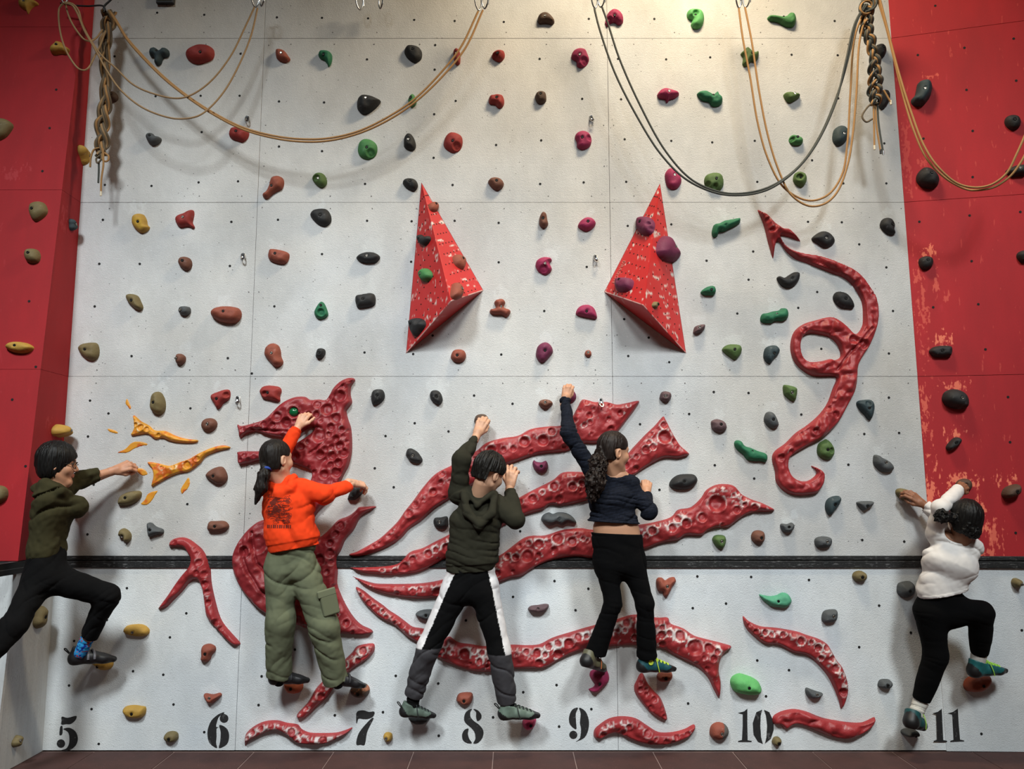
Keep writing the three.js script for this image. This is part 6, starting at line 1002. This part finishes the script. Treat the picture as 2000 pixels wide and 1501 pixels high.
            g.lineWidth = 6; for (let i = 0; i < 10; i++) { g.beginPath(); const y = 60 + i * 34; g.moveTo(40 + rr() * 40, y); g.bezierCurveTo(120, y - 60 * rr(), 220, y + 70 * rr(), 330, y - 20 + 40 * rr()); g.stroke(); }
            g.fillStyle = 'rgba(60,12,6,0.95)'; for (let i = 0; i < 12; i++) g.fillRect(30 + i * 28, 446, i % 3 ? 16 : 22, 46);
            const d = g.getImageData(0, 0, 384, 512).data, tex = dataTex(384, 512, (x, y, c) => { const k = ((511 - y) * 384 + x) * 4; c[0] = c[1] = c[2] = d[k + 3] > 90 ? 255 : 0; }, false);
            const a = at(516, 962, 0.43), b = at(572, 1034, 0.43), src = m.geometry, p = src.attributes.position, n = src.attributes.normal, ix = src.index.array, pos = [], uv = [], nor = [];
            for (let t = 0; t < ix.length; t += 3) { const ks = [ix[t], ix[t + 1], ix[t + 2]]; if (!ks.every((q) => { const X = p.getX(q) + P.o.position.x, Y = p.getY(q) + P.o.position.y; return n.getZ(q) > 0.05 && X > a.x && X < b.x && Y < a.y && Y > b.y; })) continue; for (const q of ks) { pos.push(p.getX(q) + n.getX(q) * 0.0015, p.getY(q) + n.getY(q) * 0.0015, p.getZ(q) + n.getZ(q) * 0.0015); nor.push(n.getX(q), n.getY(q), n.getZ(q)); uv.push((p.getX(q) + P.o.position.x - a.x) / (b.x - a.x), (p.getY(q) + P.o.position.y - b.y) / (a.y - b.y)); } }
            const gg = new THREE.BufferGeometry(); gg.setAttribute('position', new THREE.Float32BufferAttribute(pos, 3)); gg.setAttribute('normal', new THREE.Float32BufferAttribute(nor, 3)); gg.setAttribute('uv', new THREE.Float32BufferAttribute(uv, 2));
            const pr = part('back_print', gg, std({ color: 0x6a1d0c, roughness: 0.9, alphaMap: tex, transparent: true, alphaTest: 0.4 }), m); pr.userData.label = 'brown swirling print on the back';
          } },
        { name: 'cargo_trousers', bones: legBones(j, w, { rHip: 0.104, rWaist: 0.098, rise: 0.95, rThigh: 0.096, rKnee: 0.09, rAnkle: 0.08, hemAt: 1.0, k: 1.5 }), cell: 0.0075, color: 0x656a54, fold: sumF(wrinkles(V(0.35, 1, 0), 0.009, 17, 5), wrinkles(V(-0.7, 0.7, 0.1), 0.008, 12, 8)), label: 'baggy olive cargo trousers with thigh pocket' },
      ],
      extra: (P) => {
        const tie = new THREE.TorusGeometry(0.024, 0.01, 8, 20), c = at(522, 916, 0.425); tie.applyMatrix4(new THREE.Matrix4().lookAt(V(0, 0, 0), dirTo(P.hp(0, -0.03, -0.08), at(516, 930, 0.44)), Y1).setPosition(c)); part('hair_tie', P.loc(tie), std({ color: 0x1c3f94, roughness: 0.7 }), P.o);
        const pc = at(640, 1178, 0.365), pk = new RoundedBoxGeometry(0.105, 0.15, 0.03, 3, 0.012); pk.rotateZ(0.24).rotateY(0.5).translate(pc.x + 0.004, pc.y, pc.z - 0.028); const pm = part('cargo_pocket', P.loc(pk), std({ color: 0x62674f, roughness: 0.92 }), P.o);
        const fp = new RoundedBoxGeometry(0.115, 0.045, 0.02, 2, 0.008); fp.rotateZ(0.24).rotateY(0.5).translate(pc.x - 0.012, pc.y + 0.062, pc.z - 0.012); part('pocket_flap', P.loc(fp), std({ color: 0x686d55, roughness: 0.92 }), pm);
        shoe(P, at(524, 1338, 0.19), at(606, 1334, 0.11), V(0.05, 1, 0.1), { upper: 0x17171a, strap: 0x26262a, sole: 0x0f0f10 });
        shoe(P, at(638, 1337, 0.2), at(714, 1345, 0.11), V(0.05, 1, 0.1), { upper: 0x17171a, strap: 0x26262a, sole: 0x0f0f10 });
        sock(P, at(543, 1306, 0.17), at(545, 1328, 0.175), 0.04, 0x1c1c1e); sock(P, at(654, 1310, 0.17), at(660, 1334, 0.175), 0.04, 0x1c1c1e);
      } });
  }
  // ---- person with glasses at the left
  {
    const j = { neckBase: at(110, 952, 0.45), chest: at(102, 1002, 0.47), waist: at(92, 1066, 0.47), hipL: at(80, 1122, 0.48), hipR: at(98, 1126, 0.5), shL: at(122, 957, 0.36), elL: at(156, 938, 0.26), wrL: at(222, 919, 0.13), shR: at(92, 976, 0.54), elR: at(150, 990, 0.43), wrR: at(140, 986, 0.13), knL: at(26, 1222, 0.72), anL: at(-40, 1310, 0.85), knR: at(210, 1163, 0.36), anR: at(170, 1250, 0.26) };
    const w = dirTo(j.shL, j.shR), hemP = at(88, 1104, 0.5), hemN = V(0.12, -1, 0).normalize(), cufL = at(194, 921, 0.18), G = lin(0x3a3724);
    const tb = topBones(j, w, { hem: at(88, 1100, 0.47), rHem: 0.108, rWaist: 0.106, rChest: 0.11, k: 1.25, k2: 1.2, rSh: 0.076, rEl: 0.064, rCuff: 0.042, cuffL: cufL });
    const hood = [bone(at(72, 955, 0.5), at(88, 945, 0.55), 0.03, 0.03), bone(at(88, 945, 0.55), at(118, 958, 0.56), 0.03, 0.022), bone(at(118, 958, 0.56), at(135, 962, 0.5), 0.022, 0.018), bone(at(72, 955, 0.5), at(84, 950, 0.4), 0.03, 0.026)];
    const bl = lin(0x2f8fc8), rd = lin(0xa8343c), nv = lin(0x1d2f8a);
    makePerson('person with glasses in olive hoodie reaching right beside the left red wall', {
      base: at(120, 1300, 0.3), skin: 0xc08c6e, hairColor: 0x121110, bodyBones: bodyBones(j, w, { girth: 0.8 }), head: at(113, 909, 0.455), fwd: V(0.9, -0.06, -0.36), up: V(0.04, 1, 0), headScale: 1.0, neckBase: j.neckBase,
      hands: [{ wrist: at(224, 918, 0.135), dir: at(252, 909, 0.11).sub(at(226, 918, 0.135)), back: V(-0.1, 0.4, 1), thumb: 1, curl: [1.0, 1.4, 0.8], thumbIn: 0.9, scale: 1.08, fore: 0.1 }, { wrist: at(140, 986, 0.14), dir: V(0.0, 0.2, -1), back: V(0, 1, 0.2), thumb: -1, curl: GRIP, thumbIn: 0.6 }],
      hair: (P) => { const [lo, hi] = hairBounds(P); return { f: capHair(P, { rx: 0.097, ry: 0.108, rz: 0.117, cy: 0.046, cz: -0.016, fringe: 0.048, fn: 0.02, front: -0.005, bottom: -0.078, bn: 0.035, sa: 0.012, sf: 20 }), lo, hi, cell: 0.0055 }; },
      clothes: [
        { name: 'hoodie', bones: [...tb, ...hood], k: 0.035, cell: 0.008, clip: [[hemP, hemN]], color: (x, y, z) => { const m = 0.88 + 0.24 * fbm(x * 35, y * 35, z * 35, 2); return G.map((v) => v * m); }, fold: sumF(wrinkles(V(-0.4, 0.95, 0.1), 0.022, 10, 3), wrinkles(V(0.5, 0.8, 0.2), 0.014, 14, 8), nearBand(hemP, hemN, 0.05, -0.006), nearBand(cufL, dirTo(j.elL, j.wrL), 0.04, -0.003)) },
        { name: 'trousers', bones: legBones(j, w, { rHip: 0.112, rWaist: 0.105, rThigh: 0.094, rKnee: 0.071, rAnkle: 0.05, hemR: at(174, 1243, 0.27), hemAt: 1.1, k: 1.25 }), cell: 0.008, color: 0x101011, fold: sumF(wrinkles(V(0.7, 0.7, 0), 0.007, 22, 5), wrinkles(V(-0.7, 0.7, 0), 0.005, 26, 9)) },
      ],
      extra: (P) => {
        const gm = std({ color: 0x15120f, roughness: 0.35 }), ring = (s) => { const l = []; for (let i = 0; i < 20; i++) { const a = i / 20 * Math.PI * 2; l.push(P.hp(s * (0.033 + 0.026 * Math.cos(a)), 0.008 + 0.02 * Math.sin(a), 0.104 - 0.012 * Math.abs(Math.cos(a) + 0.4))); } return new THREE.TubeGeometry(new THREE.CatmullRomCurve3(l, true), 40, 0.0024, 6, true); };
        const gf = part('glasses', P.loc(mergeGeometries([ring(1), ring(-1), tube([P.hp(0.058, 0.014, 0.094), P.hp(0.074, 0.014, 0.06), P.hp(0.082, 0.01, 0.0), P.hp(0.08, 0.0, -0.02)], 0.0024, 20, 6), tube([P.hp(-0.058, 0.014, 0.094), P.hp(-0.074, 0.014, 0.06), P.hp(-0.082, 0.01, 0.0)], 0.0024, 20, 6), tube([P.hp(-0.008, 0.012, 0.106), P.hp(0, 0.015, 0.11), P.hp(0.008, 0.012, 0.106)], 0.0024, 10, 6)])), gm, P.o);
        sock(P, at(170, 1247, 0.26), at(157, 1274, 0.25), 0.041, 0x2f8fc8, (x, y, z) => { const n = noise(x * 70, y * 90, z * 70); return n > 0.62 ? nv : n < 0.28 ? rd : bl; });
        shoe(P, at(132, 1300, 0.25), at(229, 1293, 0.12), V(0.1, 1, 0.1), { upper: 0x17171a, strap: 0x6a6a70, loop: 0x202020, sole: 0x101012, heelRise: 0.5 });
      } });
  }
  // ---- person in the white top at the right
  {
    const j = { neckBase: at(1873, 1062, 0.33), chest: at(1856, 1098, 0.32), waist: at(1840, 1145, 0.3), hipL: at(1817, 1195, 0.27), hipR: at(1857, 1190, 0.27), shL: at(1828, 1043, 0.31), elL: at(1836, 993, 0.38), wrL: at(1871, 957, 0.2), shR: at(1897, 1068, 0.32), elR: at(1848, 1020, 0.16), wrR: at(1808, 988, 0.1), knL: at(1828, 1280, 0.25), anL: at(1797, 1372, 0.17), knR: at(1917, 1196, 0.32), anR: at(1913, 1280, 0.19) };
    const w = V(0.95, -0.3, 0).normalize(), hemP = at(1834, 1162, 0.3), hemN = V(0.2, -1, 0).normalize(), cufL = at(1873, 954, 0.19), cufR = at(1806, 986, 0.1), W = lin(0xdedad6);
    const tb = topBones(j, w, { hem: at(1836, 1160, 0.29), rHem: 0.107, rWaist: 0.1, rChest: 0.116, k: 1.42, rSh: 0.064, rEl: 0.05, rCuff: 0.043, cuffL: cufL, cuffR: cufR });
    makePerson('person with short curly black ponytails in white long-sleeved top and black leggings', {
      base: at(1845, 1420, 0.15), skin: 0x8a5d43, hairColor: 0x0f0e0d, bodyBones: bodyBones(j, w, { girth: 0.8 }), head: at(1884, 1017, 0.37), fwd: V(0.02, 0.12, -1), up: V(0.16, 1, 0.12), headScale: 0.96, neckBase: j.neckBase,
      hands: [{ wrist: at(1873, 955, 0.19), dir: at(1894, 938, 0.09).sub(at(1873, 955, 0.19)), back: V(-0.2, 0.35, 1), thumb: 1, curl: [0.7, 1.0, 0.5], thumbIn: 0.2, scale: 0.92 }, { wrist: at(1803, 984, 0.1), dir: at(1780, 966, 0.085).sub(at(1803, 984, 0.1)), back: V(0.2, 0.4, 1), thumb: -1, curl: [0.3, 0.8, 0.6], thumbIn: 0.4, scale: 0.94 }],
      hair: (P) => {
        const tail = [bone(at(1858, 1010, 0.42), at(1840, 1007, 0.43), 0.03, 0.036), bone(at(1840, 1007, 0.43), at(1835, 1010, 0.43), 0.036, 0.03), bone(at(1890, 1030, 0.43), at(1901, 1038, 0.44), 0.045, 0.042)];
        const [lo, hi] = hairBounds(P, tail); const cap = capHair(P, { rx: 0.095, ry: 0.105, rz: 0.11, fringe: 0.09, bottom: -0.075, sa: 0.008, sf: 20 }); return { f: withTail(P, cap, tail, 0.022, 60, 60), lo, hi, cell: 0.006 };
      },
      clothes: [
        { name: 'long_sleeved_top', bones: tb, k: 0.035, cell: 0.0075, clip: [[hemP, hemN]], cut: (d, x, y, z) => { const c = at(1876, 1040, 0.42); return Math.max(d, 0.068 - Math.hypot((x - c.x) * 0.8, y - c.y, (z - c.z) * 0.7)); }, color: (x, y, z) => { const m = 0.95 + 0.1 * noise(x * 60, y * 60, z * 60); return W.map((v) => v * m); }, fold: sumF(wrinkles(V(0.35, 1, 0), 0.009, 13, 3), wrinkles(V(-0.3, 1, 0), 0.003, 16, 7), nearBand(hemP, hemN, 0.02, 0.003)) },
        { name: 'leggings', bones: legBones(j, w, { rHip: 0.104, rWaist: 0.094, rThigh: 0.096, rKnee: 0.066, rAnkle: 0.042, hemAt: 0.93, k: 1.45, calf: 0.012 }), cell: 0.0075, color: 0x060607, fold: wrinkles(V(0.2, 1, 0), 0.002, 30, 5) },
      ],
      extra: (P) => {
        sock(P, at(1799, 1368, 0.17), at(1787, 1398, 0.18), 0.046, 0xc9c6bd); sock(P, at(1913, 1273, 0.2), at(1907, 1302, 0.19), 0.046, 0xbdb9b2);
        shoe(P, at(1774, 1424, 0.28), at(1800, 1428, 0.06), V(0, 1, 0.12), { upper: 0x14484a, lace: 0x9ccc50, sole: 0x131314, heelRise: 1.6 });
        shoe(P, at(1893, 1325, 0.2), at(1967, 1315, 0.13), V(0, 1, 0.1), { upper: 0x155b5c, lace: 0xa6e04a, sole: 0x131314, heelRise: 1.3 });
      } });
  }
}
buildSetting();
await buildPyramids();
buildHolds();
buildNuts();
buildDragon();
buildNumbers();
buildRopes();
buildPeople();

scene.traverse((o) => { if (o.isMesh) { o.castShadow = true; o.receiveShadow = true; } if (o.isLight) o.castShadow = true; });
renderer.render(scene, camera);
